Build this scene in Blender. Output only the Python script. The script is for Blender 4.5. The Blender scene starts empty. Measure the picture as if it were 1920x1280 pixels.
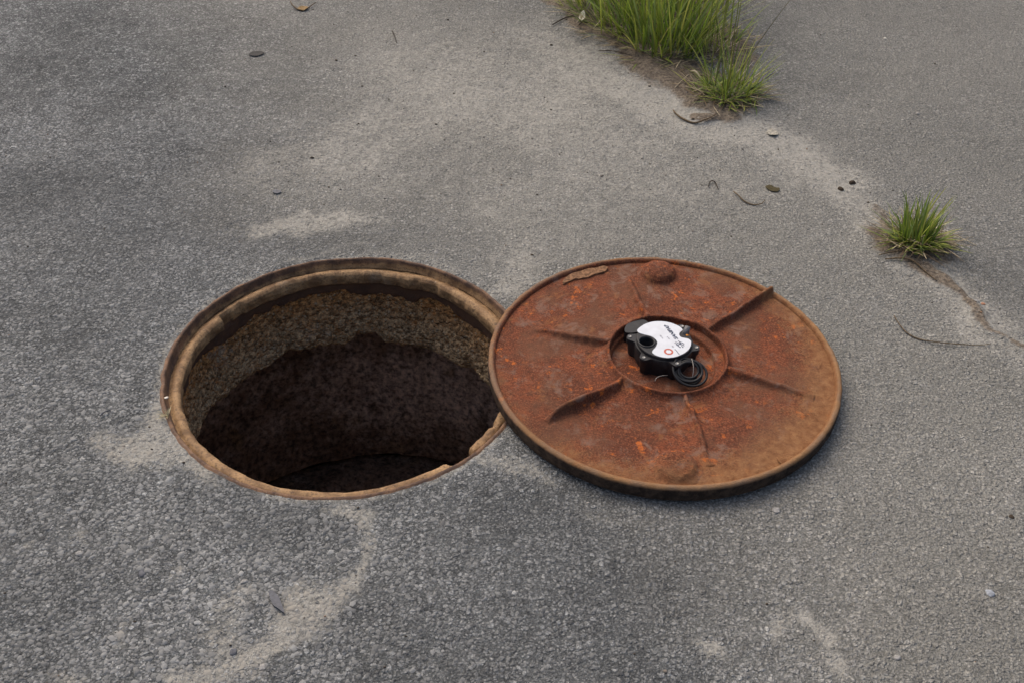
import bpy, bmesh, math, random
import numpy as np
from mathutils import Vector, Matrix

random.seed(7)
RNG = np.random.default_rng(11)
scene = bpy.context.scene
COL = scene.collection

# ------------------------------------------------------------------ camera
CAM_Z, CAM_PITCH, CAM_ROLL, FPX = 1.3407, 0.6950, 0.0208, 2065.45   # metres, radians, radians, focal in 1920-px units
cam_data = bpy.data.cameras.new('camera')
cam = bpy.data.objects.new('camera', cam_data)
COL.objects.link(cam)
cam_data.sensor_width = 36.0
cam_data.lens = FPX / 1920.0 * 36.0
cam_data.clip_start = 0.05
cam_data.clip_end = 500.0
cam.matrix_world = Matrix.Translation((0, 0, CAM_Z)) @ Matrix.Rotation(math.pi / 2 - CAM_PITCH, 4, 'X') @ Matrix.Rotation(CAM_ROLL, 4, 'Z')
scene.camera = cam

# ------------------------------------------------------------------ world and light (bright overcast)
SUN_EL, SUN_AZ = math.radians(52), math.radians(-35)     # azimuth from +Y towards +X
world = bpy.data.worlds.new('World')
scene.world = world
world.use_nodes = True
wn = world.node_tree.nodes
wl = world.node_tree.links
sky = wn.new('ShaderNodeTexSky')
sky.sky_type = 'NISHITA'
sky.sun_disc = False
sky.sun_elevation = SUN_EL
sky.sun_rotation = SUN_AZ
sky.air_density = 1.0
sky.dust_density = 7.0
sky.ozone_density = 0.2
wl.new(sky.outputs[0], wn['Background'].inputs[0])
wn['Background'].inputs[1].default_value = 0.14
sun_data = bpy.data.lights.new('sun', 'SUN')
sun_data.energy = 0.55
sun_data.angle = math.radians(60)
sun_data.color = (1.0, 0.965, 0.90)
sun = bpy.data.objects.new('sun', sun_data)
COL.objects.link(sun)
sd = Vector((math.cos(SUN_EL) * math.sin(SUN_AZ), math.cos(SUN_EL) * math.cos(SUN_AZ), math.sin(SUN_EL)))
sun.rotation_euler = sd.to_track_quat('Z', 'Y').to_euler()
sun.location = (0, 0, 6)

scene.view_settings.view_transform = 'Standard'
scene.view_settings.look = 'None'
scene.view_settings.exposure = 0.48
scene.view_settings.gamma = 1.0
scene.view_settings.use_curve_mapping = False
scene.cycles.max_bounces = 7
scene.cycles.diffuse_bounces = 4
scene.cycles.glossy_bounces = 2
scene.cycles.transmission_bounces = 3


# ------------------------------------------------------------------ helpers
def at(px, py, z=0.0):
    """ground-parallel point seen at a photograph pixel (survey of the place)"""
    d = Vector((px - 960.0, 640.0 - py, -FPX))
    d = cam.matrix_world.to_3x3() @ d
    t = (z - CAM_Z) / d.z
    return Vector((d.x * t, d.y * t, z))


def _h(ix, iy, iz, seed):
    n = (ix * 374761393 + iy * 668265263 + iz * 2147483647 + seed * 974634533) & 0xFFFFFFFF
    n = ((n ^ (n >> 13)) * 1274126177) & 0xFFFFFFFF
    n = ((n ^ (n >> 16)) * 2246822519) & 0xFFFFFFFF
    return ((n ^ (n >> 15)) & 0xFFFF) / 65535.0


def noise3(x, y, z, seed=0):
    x, y, z = np.broadcast_arrays(np.asarray(x, float), np.asarray(y, float), np.asarray(z, float))
    fx, fy, fz = np.floor(x), np.floor(y), np.floor(z)
    ix, iy, iz = fx.astype(np.int64), fy.astype(np.int64), fz.astype(np.int64)
    u, v, w = x - fx, y - fy, z - fz
    u, v, w = u * u * (3 - 2 * u), v * v * (3 - 2 * v), w * w * (3 - 2 * w)
    r = 0
    for dz in (0, 1):
        for dy in (0, 1):
            for dx in (0, 1):
                r = r + _h(ix + dx, iy + dy, iz + dz, seed) * (u if dx else 1 - u) * (v if dy else 1 - v) * (w if dz else 1 - w)
    return r


def noise2(x, y, seed=0):
    x, y = np.broadcast_arrays(np.asarray(x, float), np.asarray(y, float))
    fx, fy = np.floor(x), np.floor(y)
    ix, iy = fx.astype(np.int64), fy.astype(np.int64)
    u, v = x - fx, y - fy
    u, v = u * u * (3 - 2 * u), v * v * (3 - 2 * v)
    r = 0
    for dy in (0, 1):
        for dx in (0, 1):
            r = r + _h(ix + dx, iy + dy, iy * 0, seed) * (u if dx else 1 - u) * (v if dy else 1 - v)
    return r


def fbm2(x, y, sc, oct=4, seed=0):
    r, a, t = 0, 1.0, 0
    for o in range(oct):
        r = r + a * noise2(x * sc * 2 ** o + 17.3 * o, y * sc * 2 ** o - 9.1 * o, seed + o)
        t += a
        a *= 0.5
    return r / t


def fbm3(x, y, z, sc, oct=4, seed=0):
    r, a, t = 0, 1.0, 0
    for o in range(oct):
        k = sc * 2 ** o
        r = r + a * noise3(x * k + 17.3 * o, y * k - 9.1 * o, z * k + 4.7 * o, seed + o)
        t += a
        a *= 0.5
    return r / t


def smooth(a, b, x):
    t = np.clip((x - a) / (b - a), 0, 1)
    return t * t * (3 - 2 * t)


def mesh_np(name, verts, faces, smooth_shade=True):
    """verts (n,3), faces (m,3) or (m,4) numpy arrays"""
    me = bpy.data.meshes.new(name)
    verts = np.ascontiguousarray(verts, dtype=np.float32)
    faces = np.ascontiguousarray(faces, dtype=np.int32)
    m, k = faces.shape
    me.vertices.add(len(verts))
    me.vertices.foreach_set('co', verts.ravel())
    me.loops.add(m * k)
    me.loops.foreach_set('vertex_index', faces.ravel())
    me.polygons.add(m)
    me.polygons.foreach_set('loop_start', np.arange(0, m * k, k, dtype=np.int32))
    me.polygons.foreach_set('loop_total', np.full(m, k, dtype=np.int32))
    me.update(calc_edges=True)
    me.validate()
    if smooth_shade:
        me.polygons.foreach_set('use_smooth', np.ones(len(me.polygons), dtype=bool))
    return me


def fattr(me, name, vals):
    a = me.attributes.new(name, 'FLOAT', 'POINT')
    a.data.foreach_set('value', np.ascontiguousarray(vals, dtype=np.float32))


def cattr(me, name, rgb):
    a = me.attributes.new(name, 'FLOAT_COLOR', 'POINT')
    c = np.ones((len(rgb), 4), np.float32)
    c[:, :3] = rgb
    a.data.foreach_set('color', c.ravel())


def link(name, me, mat=None, parent=None):
    o = bpy.data.objects.new(name, me)
    COL.objects.link(o)
    if mat is not None:
        me.materials.append(mat)
    if parent is not None:
        o.parent = parent
    return o


def empty(name, loc, label, cat, group=None):
    o = bpy.data.objects.new(name, None)
    COL.objects.link(o)
    o.location = loc
    o.empty_display_size = 0.05
    tag(o, label, cat, group)
    bpy.context.view_layer.update()
    return o


def tag(o, label=None, cat=None, group=None, kind=None):
    for k, v in (('label', label), ('category', cat), ('group', group), ('kind', kind)):
        if v:
            o[k] = v
    return o


def local(o, parent):
    """world-space mesh given to a parent: keep where it stands"""
    o.parent = parent
    o.matrix_parent_inverse = Matrix.Translation(parent.location).inverted()
    return o


def lathe(prof, nseg, centre, disp=None, closed=False):
    """prof list of (r, z); disp(th, r, z) -> r, z ; returns verts, faces"""
    th = np.linspace(0, 2 * math.pi, nseg, endpoint=False)
    r = np.array([p[0] for p in prof])[:, None] + 0 * th[None]
    z = np.array([p[1] for p in prof])[:, None] + 0 * th[None]
    T = th[None] + 0 * r
    if disp:
        r, z = disp(T, r, z)
    V = np.stack([centre[0] + r * np.cos(T), centre[1] + r * np.sin(T), z], -1).reshape(-1, 3)
    n = len(prof)
    rows = n if closed else n - 1
    i, j = np.meshgrid(np.arange(rows), np.arange(nseg), indexing='ij')
    i2, j2 = (i + 1) % n, (j + 1) % nseg
    F = np.stack([i * nseg + j, i * nseg + j2, i2 * nseg + j2, i2 * nseg + j], -1).reshape(-1, 4)
    return V, F


def densify(pts, step):
    out = [pts[0]]
    for a, b in zip(pts[:-1], pts[1:]):
        L = math.dist(a, b)
        n = max(1, int(L / step))
        for k in range(1, n + 1):
            out.append(tuple(a[i] + (b[i] - a[i]) * k / n for i in range(len(a))))
    return out


def catmull(pts, n=6, closed=False):
    P = [Vector(p) for p in pts]
    m = len(P)
    out = []
    rng = range(m) if closed else range(m - 1)
    for i in rng:
        if closed:
            a, b, c, d = P[(i - 1) % m], P[i], P[(i + 1) % m], P[(i + 2) % m]
        else:
            a, b, c, d = P[max(i - 1, 0)], P[i], P[i + 1], P[min(i + 2, m - 1)]
        for k in range(n):
            t = k / n
            out.append(0.5 * ((2 * b) + (c - a) * t + (2 * a - 5 * b + 4 * c - d) * t * t + (3 * b - a - 3 * c + d) * t ** 3))
    if not closed:
        out.append(P[-1])
    return out


def tube(pts, rad, ns=8, closed=False):
    """verts, faces of a tube along points; rad a number or list"""
    P = [Vector(p) for p in pts]
    n = len(P)
    rads = [rad] * n if isinstance(rad, (int, float)) else list(rad)
    V, F = [], []
    up = Vector((0.13, 0.21, 0.97)).normalized()
    for i in range(n):
        t = (P[(i + 1) % n] - P[i - 1]) if closed else (P[min(i + 1, n - 1)] - P[max(i - 1, 0)])
        t.normalize()
        s = t.cross(up)
        if s.length < 1e-4:
            s = t.cross(Vector((1, 0, 0)))
        s.normalize()
        u = s.cross(t)
        for k in range(ns):
            a = 2 * math.pi * k / ns
            V.append(P[i] + (s * math.cos(a) + u * math.sin(a)) * rads[i])
    for i in range(n if closed else n - 1):
        for k in range(ns):
            a, b = i * ns + k, i * ns + (k + 1) % ns
            c, d = ((i + 1) % n) * ns + (k + 1) % ns, ((i + 1) % n) * ns + k
            F.append((a, b, c, d))
    if not closed:
        F.append(tuple(range(ns - 1, -1, -1)))
        F.append(tuple((n - 1) * ns + k for k in range(ns)))
    return V, F


def pymesh(name, V, F, smooth_shade=True):
    me = bpy.data.meshes.new(name)
    me.from_pydata([tuple(v) for v in V], [], F)
    me.update()
    if smooth_shade:
        me.polygons.foreach_set('use_smooth', np.ones(len(me.polygons), dtype=bool))
    return me


# ------------------------------------------------------------------ material helpers
class NT:
    def __init__(self, name):
        self.m = bpy.data.materials.new(name)
        self.m.use_nodes = True
        self.t = self.m.node_tree
        self.b = self.t.nodes['Principled BSDF']
        self.out = self.t.nodes['Material Output']

    def n(self, typ, **kw):
        nd = self.t.nodes.new(typ)
        ins = kw.pop('ins', {})
        for k, v in kw.items():
            setattr(nd, k, v)
        for k, v in ins.items():
            self.put(nd.inputs[k], v)
        return nd

    def put(self, sock, v):
        if isinstance(v, bpy.types.NodeSocket):
            self.t.links.new(v, sock)
        elif isinstance(v, bpy.types.Node):
            self.t.links.new(v.outputs[0], sock)
        else:
            if hasattr(sock.default_value, '__len__') and not hasattr(v, '__len__'):
                v = (v, v, v) if len(sock.default_value) == 3 else (v, v, v, 1)
            if hasattr(sock.default_value, '__len__') and len(sock.default_value) == 4 and len(v) == 3:
                v = tuple(v) + (1,)
            sock.default_value = v

    def math(self, op, a, b=0.0, c=0.0, clamp=False):
        nd = self.t.nodes.new('ShaderNodeMath')
        nd.operation = op
        nd.use_clamp = clamp
        self.put(nd.inputs[0], a)
        self.put(nd.inputs[1], b)
        self.put(nd.inputs[2], c)
        return nd.outputs[0]

    def mr(self, x, a, b, c=0.0, d=1.0, sm=True):
        nd = self.t.nodes.new('ShaderNodeMapRange')
        nd.interpolation_type = 'SMOOTHSTEP' if sm else 'LINEAR'
        for k, v in zip(('Value', 'From Min', 'From Max', 'To Min', 'To Max'), (x, a, b, c, d)):
            self.put(nd.inputs[k], v)
        return nd.outputs[0]

    def mix(self, fac, a, b, mode='MIX'):
        nd = self.t.nodes.new('ShaderNodeMix')
        nd.data_type = 'RGBA'
        nd.blend_type = mode
        self.put(nd.inputs[0], fac)
        self.put(nd.inputs[6], a)
        self.put(nd.inputs[7], b)
        return nd.outputs[2]

    def noise(self, vec, scale, detail=4, rough=0.55, dist=0.0):
        nd = self.t.nodes.new('ShaderNodeTexNoise')
        self.put(nd.inputs['Vector'], vec)
        self.put(nd.inputs['Scale'], scale)
        self.put(nd.inputs['Detail'], detail)
        self.put(nd.inputs['Roughness'], rough)
        self.put(nd.inputs['Distortion'], dist)
        return nd

    def vor(self, vec, scale, feature='F1', rnd=1.0):
        nd = self.t.nodes.new('ShaderNodeTexVoronoi')
        nd.feature = feature
        self.put(nd.inputs['Vector'], vec)
        self.put(nd.inputs['Scale'], scale)
        self.put(nd.inputs['Randomness'], rnd)
        return nd

    def attr(self, name):
        nd = self.t.nodes.new('ShaderNodeAttribute')
        nd.attribute_name = name
        return nd

    def pos(self):
        return self.t.nodes.new('ShaderNodeNewGeometry').outputs['Position']

    def obj(self):
        return self.t.nodes.new('ShaderNodeTexCoord').outputs['Object']

    def bump(self, h, strength=0.5, dist=0.002, normal=None):
        nd = self.t.nodes.new('ShaderNodeBump')
        self.put(nd.inputs['Strength'], strength)
        self.put(nd.inputs['Distance'], dist)
        self.put(nd.inputs['Height'], h)
        if normal is not None:
            self.put(nd.inputs['Normal'], normal)
        return nd.outputs[0]

    def done(self, color=None, rough=0.9, spec=0.3, normal=None, metal=0.0):
        if color is not None:
            self.put(self.b.inputs['Base Color'], color)
        self.put(self.b.inputs['Roughness'], rough)
        self.put(self.b.inputs['Specular IOR Level'], spec)
        self.put(self.b.inputs['Metallic'], metal)
        if normal is not None:
            self.put(self.b.inputs['Normal'], normal)
        return self.m


def plain(name, col, rough=0.8, spec=0.3, var=0.25, sc=300.0, bump=0.2, metal=0.0):
    t = NT(name)
    p = t.pos()
    nz = t.noise(p, sc, 4)
    c = t.mix(t.mr(nz.outputs[0], 0.3, 0.7), tuple(x * (1 - var) for x in col), tuple(min(1, x * (1 + var)) for x in col))
    return t.done(c, rough, spec, t.bump(nz.outputs[0], bump, 0.0006), metal)


# ------------------------------------------------------------------ ground fields (dust, soil, brown tint)
HC = (-0.3042, 1.5372)      # hole centre
HR = 0.334                  # asphalt edge of the hole
LC = (0.2768, 1.5269)       # cover centre
LR = 0.320


def field(x, y, strokes):
    """max of soft strokes; stroke = ([(px,py,radius_m,strength), ...])"""
    out = np.zeros_like(x)
    for st in strokes:
        pts = [(*at(p[0], p[1])[:2], p[2], p[3]) for p in st]
        if len(pts) == 1:
            pts = pts * 2
        for a, b in zip(pts[:-1], pts[1:]):
            dx, dy = b[0] - a[0], b[1] - a[1]
            L2 = dx * dx + dy * dy + 1e-12
            t = np.clip(((x - a[0]) * dx + (y - a[1]) * dy) / L2, 0, 1)
            d = np.hypot(x - a[0] - t * dx, y - a[1] - t * dy)
            r = a[2] + (b[2] - a[2]) * t
            s = a[3] + (b[3] - a[3]) * t
            out = np.maximum(out, s * np.clip(1.25 - d / r * 0.75, 0, 1))
    return out


DARK = [
    [(-20, 335, .16, .7), (130, 370, .18, .9), (300, 410, .16, .9), (450, 440, .10, .9)], [(280, 520, .12, .7), (200, 600, .12, .5)],
    [(500, 465, .04, .8), (640, 462, .035, .9), (760, 450, .07, 1.0), (850, 455, .08, .9), (890, 490, .05, .7)],
    [(40, 520, .08, .6), (120, 600, .08, .4)],
    [(430, 950, .07, .5), (560, 990, .05, .6)], [(960, 980, .12, .6), (1150, 1060, .14, .6), (800, 1100, .12, .5)],
    [(1180, 1230, .10, .6), (900, 1260, .12, .5)], [(90, 1120, .1, .4)],
    [(1600, -20, .45, .9), (1700, 120, .40, .9), (1850, 200, .40, .9), (1780, 330, .22, .9), (1870, 430, .20, .9), (1900, 540, .14, .8)], [(1480, 480, .1, .5), (1560, 560, .1, .5), (1650, 640, .12, .5), (1640, 780, .1, .4)],
    [(210, 278, .006, .9), (330, 255, .006, .9), (440, 238, .005, .8), (520, 222, .004, .6)],
    [(60, 445, .006, .7), (200, 425, .006, .9), (330, 420, .006, .9), (450, 412, .006, .8)],
    [(455, 446, .008, .9), (560, 447, .008, .9), (700, 440, .006, .7)],
    [(90, 690, .004, .9), (160, 720, .004, 1.0), (240, 716, .004, .9), (300, 730, .003, .8)], [(380, 1075, .004, .9), (450, 1082, .004, 1.0), (520, 1066, .004, 1.0), (600, 1092, .004, .9)],
    [(1120, 1010, .004, .8), (1180, 1090, .004, .9), (1260, 1120, .004, .8)], [(700, 480, .004, .9), (640, 455, .004, 1.0), (575, 462, .004, .9)],
    [(1600, 900, .004, .7), (1680, 960, .004, .8), (1790, 985, .004, .7)], [(60, 180, .005, .7), (190, 205, .005, .8), (300, 195, .004, .7)],
    [(1870, 590, .006, .7), (1920, 620, .006, .7)], [(1700, 80, .006, .7), (1810, 150, .005, .6), (1910, 220, .005, .6)],
]
DUST = [
    [(1000, 60, .14, .65), (1100, 130, .15, .8), (1230, 190, .14, .95), (1380, 240, .13, .95), (1480, 285, .12, .95), (1560, 330, .10, .85), (1640, 395, .08, .7), (1660, 470, .06, .55)],
    [(1080, 150, .20, .75), (900, 140, .24, .75), (780, 210, .24, .75), (640, 285, .20, .7), (500, 305, .14, .6), (430, 330, .08, .5)],
    [(900, 260, .22, .55), (1100, 300, .22, .5), (700, 330, .14, .55), (600, 350, .10, .5)],
    [(780, 110, .30, .60), (1000, 210, .34, .66), (1200, 320, .26, .66), (1380, 330, .20, .62)],
    [(900, 330, .25, .58), (1100, 420, .18, .56), (1010, 440, .14, .58)],
    [(470, 425, .045, .8), (560, 415, .06, .95), (640, 410, .065, .95), (710, 420, .045, .75)],
    [(1010, 430, .10, .55), (985, 490, .06, .75), (950, 540, .035, .75), (930, 560, .02, .7)],
    [(960, 470, .05, .6), (880, 520, .02, .5), (800, 478, .016, .6), (690, 470, .014, .6), (600, 478, .014, .6), (530, 490, .015, .6)],
    [(200, 825, .035, .75), (260, 850, .05, .95), (320, 855, .05, .9), (370, 885, .03, .8)],
    [(325, 640, .018, .8), (305, 700, .02, .8), (300, 760, .024, .85), (315, 820, .03, .95), (360, 870, .02, .8)],
    [(600, 945, .012, .8), (660, 955, .020, .95), (698, 965, .022, .9), (692, 1000, .014, .8), (665, 1050, .015, .9), (632, 1090, .018, .9), (580, 1130, .036, 1.0), (550, 1165, .036, 1.0), (500, 1200, .030, .95), (440, 1235, .026, .8), (350, 1262, .030, .75)],
    [(480, 1105, .03, .6), (420, 1180, .035, .6), (470, 1240, .03, .7)],
    [(1335, 1192, .02, .95), (1350, 1180, .012, .9)],
    [(1440, 1168, .022, 1.0)],
    [(1490, 1163, .02, 1.0), (1520, 1175, .02, .95)],
    [(1530, 1215, .022, 1.0), (1545, 1235, .02, 1.0)],
    [(1450, 1270, .015, .8)], [(1575, 1268, .018, .8)],
    [(905, 850, .016, .75), (940, 850, .03, .8), (980, 880, .03, .75), (1040, 910, .022, .6)],
    [(1690, 500, .06, .75), (1770, 530, .07, .85), (1830, 590, .08, .8), (1930, 660, .08, .8)],
    [(140, 1255, .03, .7)], [(60, 1040, .015, .6)], [(160, 1030, .02, .55)], [(330, 1075, .02, .55)], [(240, 1185, .018, .55)],
    [(1890, 940, .04, .5)], [(640, 1010, .03, .5)], [(530, 970, .02, .5)], [(1400, 1060, .02, .5)], [(1190, 1050, .012, .5)],
    [(300, 190, .1, .35), (450, 110, .1, .4)], [(1130, 960, .02, .5), (1230, 970, .015, .45)],
]
SOIL = [
    [(1040, -20, .05, .8), (1080, 40, .05, .9), (1170, 75, .08, 1.0), (1250, 130, .09, 1.0), (1310, 170, .08, 1.0), (1350, 205, .06, 1.0), (1390, 195, .05, .8)],
    [(1330, 60, .10, .9), (1390, 120, .07, .8)],
    [(1200, 20, .2, .9), (1300, -40, .25, .9), (1200, -120, .2, .9)],
    [(1285, 214, .020, 1.0), (1320, 223, .018, 1.0), (1370, 216, .02, .9)], [(1275, 165, .05, 1.0), (1300, 185, .05, 1.0)],
    [(1675, 440, .05, .9), (1750, 445, .055, .95), (1690, 468, .06, .95), (1740, 470, .05, .9)],
    [(1700, 490, .024, .9), (1745, 525, .022, .95), (1778, 548, .020, .8), (1850, 600, .010, .7), (1925, 648, .010, .7)],
    [(1650, 385, .014, .7), (1672, 415, .014, .6)],
]
BROWN = [
    [(560, -20, .35, .7), (760, 60, .45, .9), (950, 200, .5, 1.0), (1100, 380, .5, 1.0), (1000, 470, .2, .9)],
    [(1250, 330, .45, 1.0), (1480, 430, .40, 1.0)], [(1620, 250, .4, .9), (1800, 300, .5, .85), (1850, 80, .8, .85)],
    [(1500, 500, .35, .9), (1720, 700, .4, 1.0), (1750, 950, .35, 1.0), (1700, 1150, .22, .9), (1900, 1200, .3, .9)],
    [(700, 330, .3, .8), (560, 330, .2, .7)],
]


def ground_fields(x, y):
    wx = x + (fbm2(x, y, 9, 3, 5) - .5) * .10
    wy = y + (fbm2(x, y, 9, 3, 25) - .5) * .10
    d = field(wx, wy, DUST)
    rc = np.hypot(x - HC[0], y - HC[1]) - HR
    d = np.maximum(d, .80 * smooth(.030, .004, rc) * smooth(.30, .62, fbm2(x, y, 11, 3, 140)))
    s = field(wx, wy, SOIL)
    b = field(wx, wy, BROWN)
    d = np.clip(d + (fbm2(x, y, 4, 3, 60) - .5) * .35 * (d > .02), 0, 1)
    return d, s, b


def dark_field(x, y):
    wx = x + (fbm2(x, y, 14, 3, 105) - .5) * .05
    wy = y + (fbm2(x, y, 14, 3, 125) - .5) * .05
    return field(wx, wy, DARK)


def ground_z(x, y, s=None):
    rh = np.hypot(x - HC[0], y - HC[1])
    rl = np.hypot(x - LC[0], y - LC[1])
    calm = smooth(0.33, 0.60, rh) * smooth(0.30, 0.50, rl)
    z = (fbm2(x, y, 2.3, 3, 90) - .5) * .022 * calm
    z = z + (fbm2(x, y, 28, 2, 95) - .5) * .0035 * smooth(.34, .40, rh) * smooth(.30, .36, rl)
    if s is not None:
        z = z + s * .012 * (0.4 + fbm2(x, y, 30, 3, 77))
    edge = np.minimum.reduce([x + 2.1, 2.1 - x, y - .35, 3.95 - y])
    return z * smooth(0, .15, edge) - .002 * calm


# ------------------------------------------------------------------ ground material
def make_ground_mat():
    t = NT('worn_asphalt')
    p = t.pos()
    dust, soil, brown = t.attr('dust').outputs['Fac'], t.attr('soil').outputs['Fac'], t.attr('brown').outputs['Fac']
    warp = t.noise(p, 60, 1)
    pw = t.n('ShaderNodeVectorMath', operation='MULTIPLY_ADD', ins={0: warp.outputs['Color'], 1: (.006, .006, .006), 2: p}).outputs[0]
    v1 = t.vor(pw, 120)
    v2 = t.vor(pw, 215)
    v3 = t.vor(pw, 420)
    s1 = t.math('MULTIPLY', t.mr(v1.outputs['Distance'], .62, .34), t.mr(t.n('ShaderNodeSeparateColor', ins={0: v1.outputs['Color']}).outputs[0], .45, .55))
    s2 = t.math('MULTIPLY', t.mr(v2.outputs['Distance'], .62, .30), t.mr(t.n('ShaderNodeSeparateColor', ins={0: v2.outputs['Color']}).outputs[0], .25, .35))
    s3 = t.mr(v3.outputs['Distance'], .65, .25)
    tone1 = t.n('ShaderNodeSeparateColor', ins={0: v1.outputs['Color']}).outputs[1]
    tone2 = t.n('ShaderNodeSeparateColor', ins={0: v2.outputs['Color']}).outputs[1]
    tone3 = t.n('ShaderNodeSeparateColor', ins={0: v3.outputs['Color']}).outputs[1]
    big = t.noise(p, 3.6, 4, .6)
    mid = t.noise(p, 22.0, 3, .6)
    fine = t.noise(p, 900.0, 1, .6)
    binder = t.mix(t.mr(mid.outputs[0], .3, .7), (.052, .054, .054), (.092, .095, .094))
    c3 = t.mix(tone3, (.075, .075, .077), (.20, .20, .20))
    c2 = t.mix(tone2, (.070, .070, .072), (.30, .297, .29))
    c1 = t.mix(tone1, (.085, .085, .087), (.32, .318, .312))
    c = t.mix(t.math('MULTIPLY', s3, .75), binder, c3)
    c = t.mix(t.math('MULTIPLY', s2, .8), c, c2)
    c = t.mix(t.math('MULTIPLY', s1, .8), c, c1)
    c = t.mix(1.0, c, t.mix(t.mr(big.outputs[0], .3, .7), (.80, .80, .80), (1.16, 1.16, 1.16)), 'MULTIPLY')
    c = t.mix(1.0, c, t.mix(t.mr(t.noise(p, 45, 3, .7).outputs[0], .32, .68), (.82, .82, .82), (1.18, 1.18, 1.18)), 'MULTIPLY')
    dk = t.math('MULTIPLY', t.attr('dark').outputs['Fac'], t.mr(mid.outputs[0], .25, .7, .45, .95))
    c = t.mix(t.math('MULTIPLY', dk, .50), c, (.050, .052, .055))
    # thin film of ground-in brown dirt
    c = t.mix(1.0, c, t.mix(t.math('MULTIPLY', brown, t.mr(mid.outputs[0], .2, .7, .7, 1.0)), (.97, 1.0, 1.01), (1.05, 1.01, .94)), 'MULTIPLY')
    c = t.mix(t.math('MULTIPLY', brown, .46), c, (.262, .258, .232))
    grain = t.noise(p, 240, 2, .7)
    c = t.mix(1.0, c, t.mix(t.mr(grain.outputs[0], .33, .67), (.66, .66, .66), (1.34, 1.34, 1.34)), 'MULTIPLY')
    h = t.math('ADD', t.math('MULTIPLY', s1, 1.0), t.math('ADD', t.math('MULTIPLY', s2, .6), t.math('MULTIPLY', s3, .35)))
    # loose sand fills the hollows first
    n1 = t.noise(p, 28, 3, .65)
    n2 = t.noise(p, 130, 3, .6)
    e = t.math('ADD', dust, t.math('MULTIPLY', t.math('SUBTRACT', n1.outputs[0], .5), .75))
    e = t.math('ADD', e, t.math('MULTIPLY', t.math('SUBTRACT', n2.outputs[0], .5), .9))
    e = t.math('SUBTRACT', e, t.math('MULTIPLY', h, .20))
    df = t.mr(e, .30, .98)
    df = t.math('MULTIPLY', df, t.mr(dust, .05, .3))
    sandc = t.mix(t.mr(n2.outputs[0], .3, .7), (.258, .251, .222), (.360, .350, .314))
    sandc = t.mix(t.mr(fine.outputs[0], .54, .70), sandc, (.17, .15, .13))
    c = t.mix(t.math('MULTIPLY', df, .80), c, sandc)
    # soil in the joint
    es = t.math('ADD', soil, t.math('MULTIPLY', t.math('SUBTRACT', n1.outputs[0], .5), .8))
    sf = t.math('MULTIPLY', t.mr(es, .4, .75), t.mr(soil, .02, .2))
    soilc = t.mix(t.mr(n2.outputs[0], .3, .7), (.060, .045, .033), (.185, .150, .112))
    c = t.mix(t.math('MULTIPLY', sf, .92), c, soilc)
    # fine pores and grains
    c = t.mix(t.math('MULTIPLY', t.mr(fine.outputs[0], .62, .74), .35), c, (.035, .034, .033))
    c = t.mix(t.math('MULTIPLY', t.mr(grain.outputs[0], .68, .76), .5), c, (.40, .39, .375))
    cover = t.math('MAXIMUM', df, sf)
    hb = t.math('MULTIPLY', h, t.math('SUBTRACT', 1.0, t.math('MULTIPLY', cover, .62)))
    hb = t.math('ADD', hb, t.math('MULTIPLY', fine.outputs[0], .45))
    hb = t.math('ADD', hb, t.math('MULTIPLY', n2.outputs[0], t.math('MULTIPLY_ADD', sf, 1.2, .5)))
    return t.done(c, .92, .22, t.bump(hb, .85, .0028))


def make_stone_mat():
    t = NT('asphalt_aggregate')
    p = t.pos()
    tone, dust, brown = t.attr('tone').outputs['Fac'], t.attr('dust').outputs['Fac'], t.attr('brown').outputs['Fac']
    nz = t.noise(p, 420, 4, .6)
    c = t.mix(tone, (.078, .080, .081), (.262, .266, .262))
    c = t.mix(1.0, c, t.mix(nz.outputs[0], (.7, .7, .7), (1.3, 1.3, 1.3)), 'MULTIPLY')
    c = t.mix(t.math('MULTIPLY', brown, .40), c, (.215, .198, .165))
    big = t.noise(p, 3.6, 4, .6)
    c = t.mix(1.0, c, t.mix(t.mr(big.outputs[0], .3, .7), (.80, .80, .80), (1.16, 1.16, 1.16)), 'MULTIPLY')
    dk = t.math('MULTIPLY', t.attr('dark').outputs['Fac'], t.mr(t.noise(p, 22, 3, .6).outputs[0], .25, .7, .45, .95))
    c = t.mix(t.math('MULTIPLY', dk, .48), c, (.058, .060, .062))
    n2 = t.noise(p, 130, 4, .6)
    e = t.math('ADD', dust, t.math('MULTIPLY', t.math('SUBTRACT', n2.outputs[0], .5), .7))
    c = t.mix(t.math('MULTIPLY', t.mr(e, .45, .85), .8), c, (.255, .240, .208))
    return t.done(c, .88, .25, t.bump(nz.outputs[0], .6, .0012))


M_ground = make_ground_mat()
M_stone = make_stone_mat()


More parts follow.
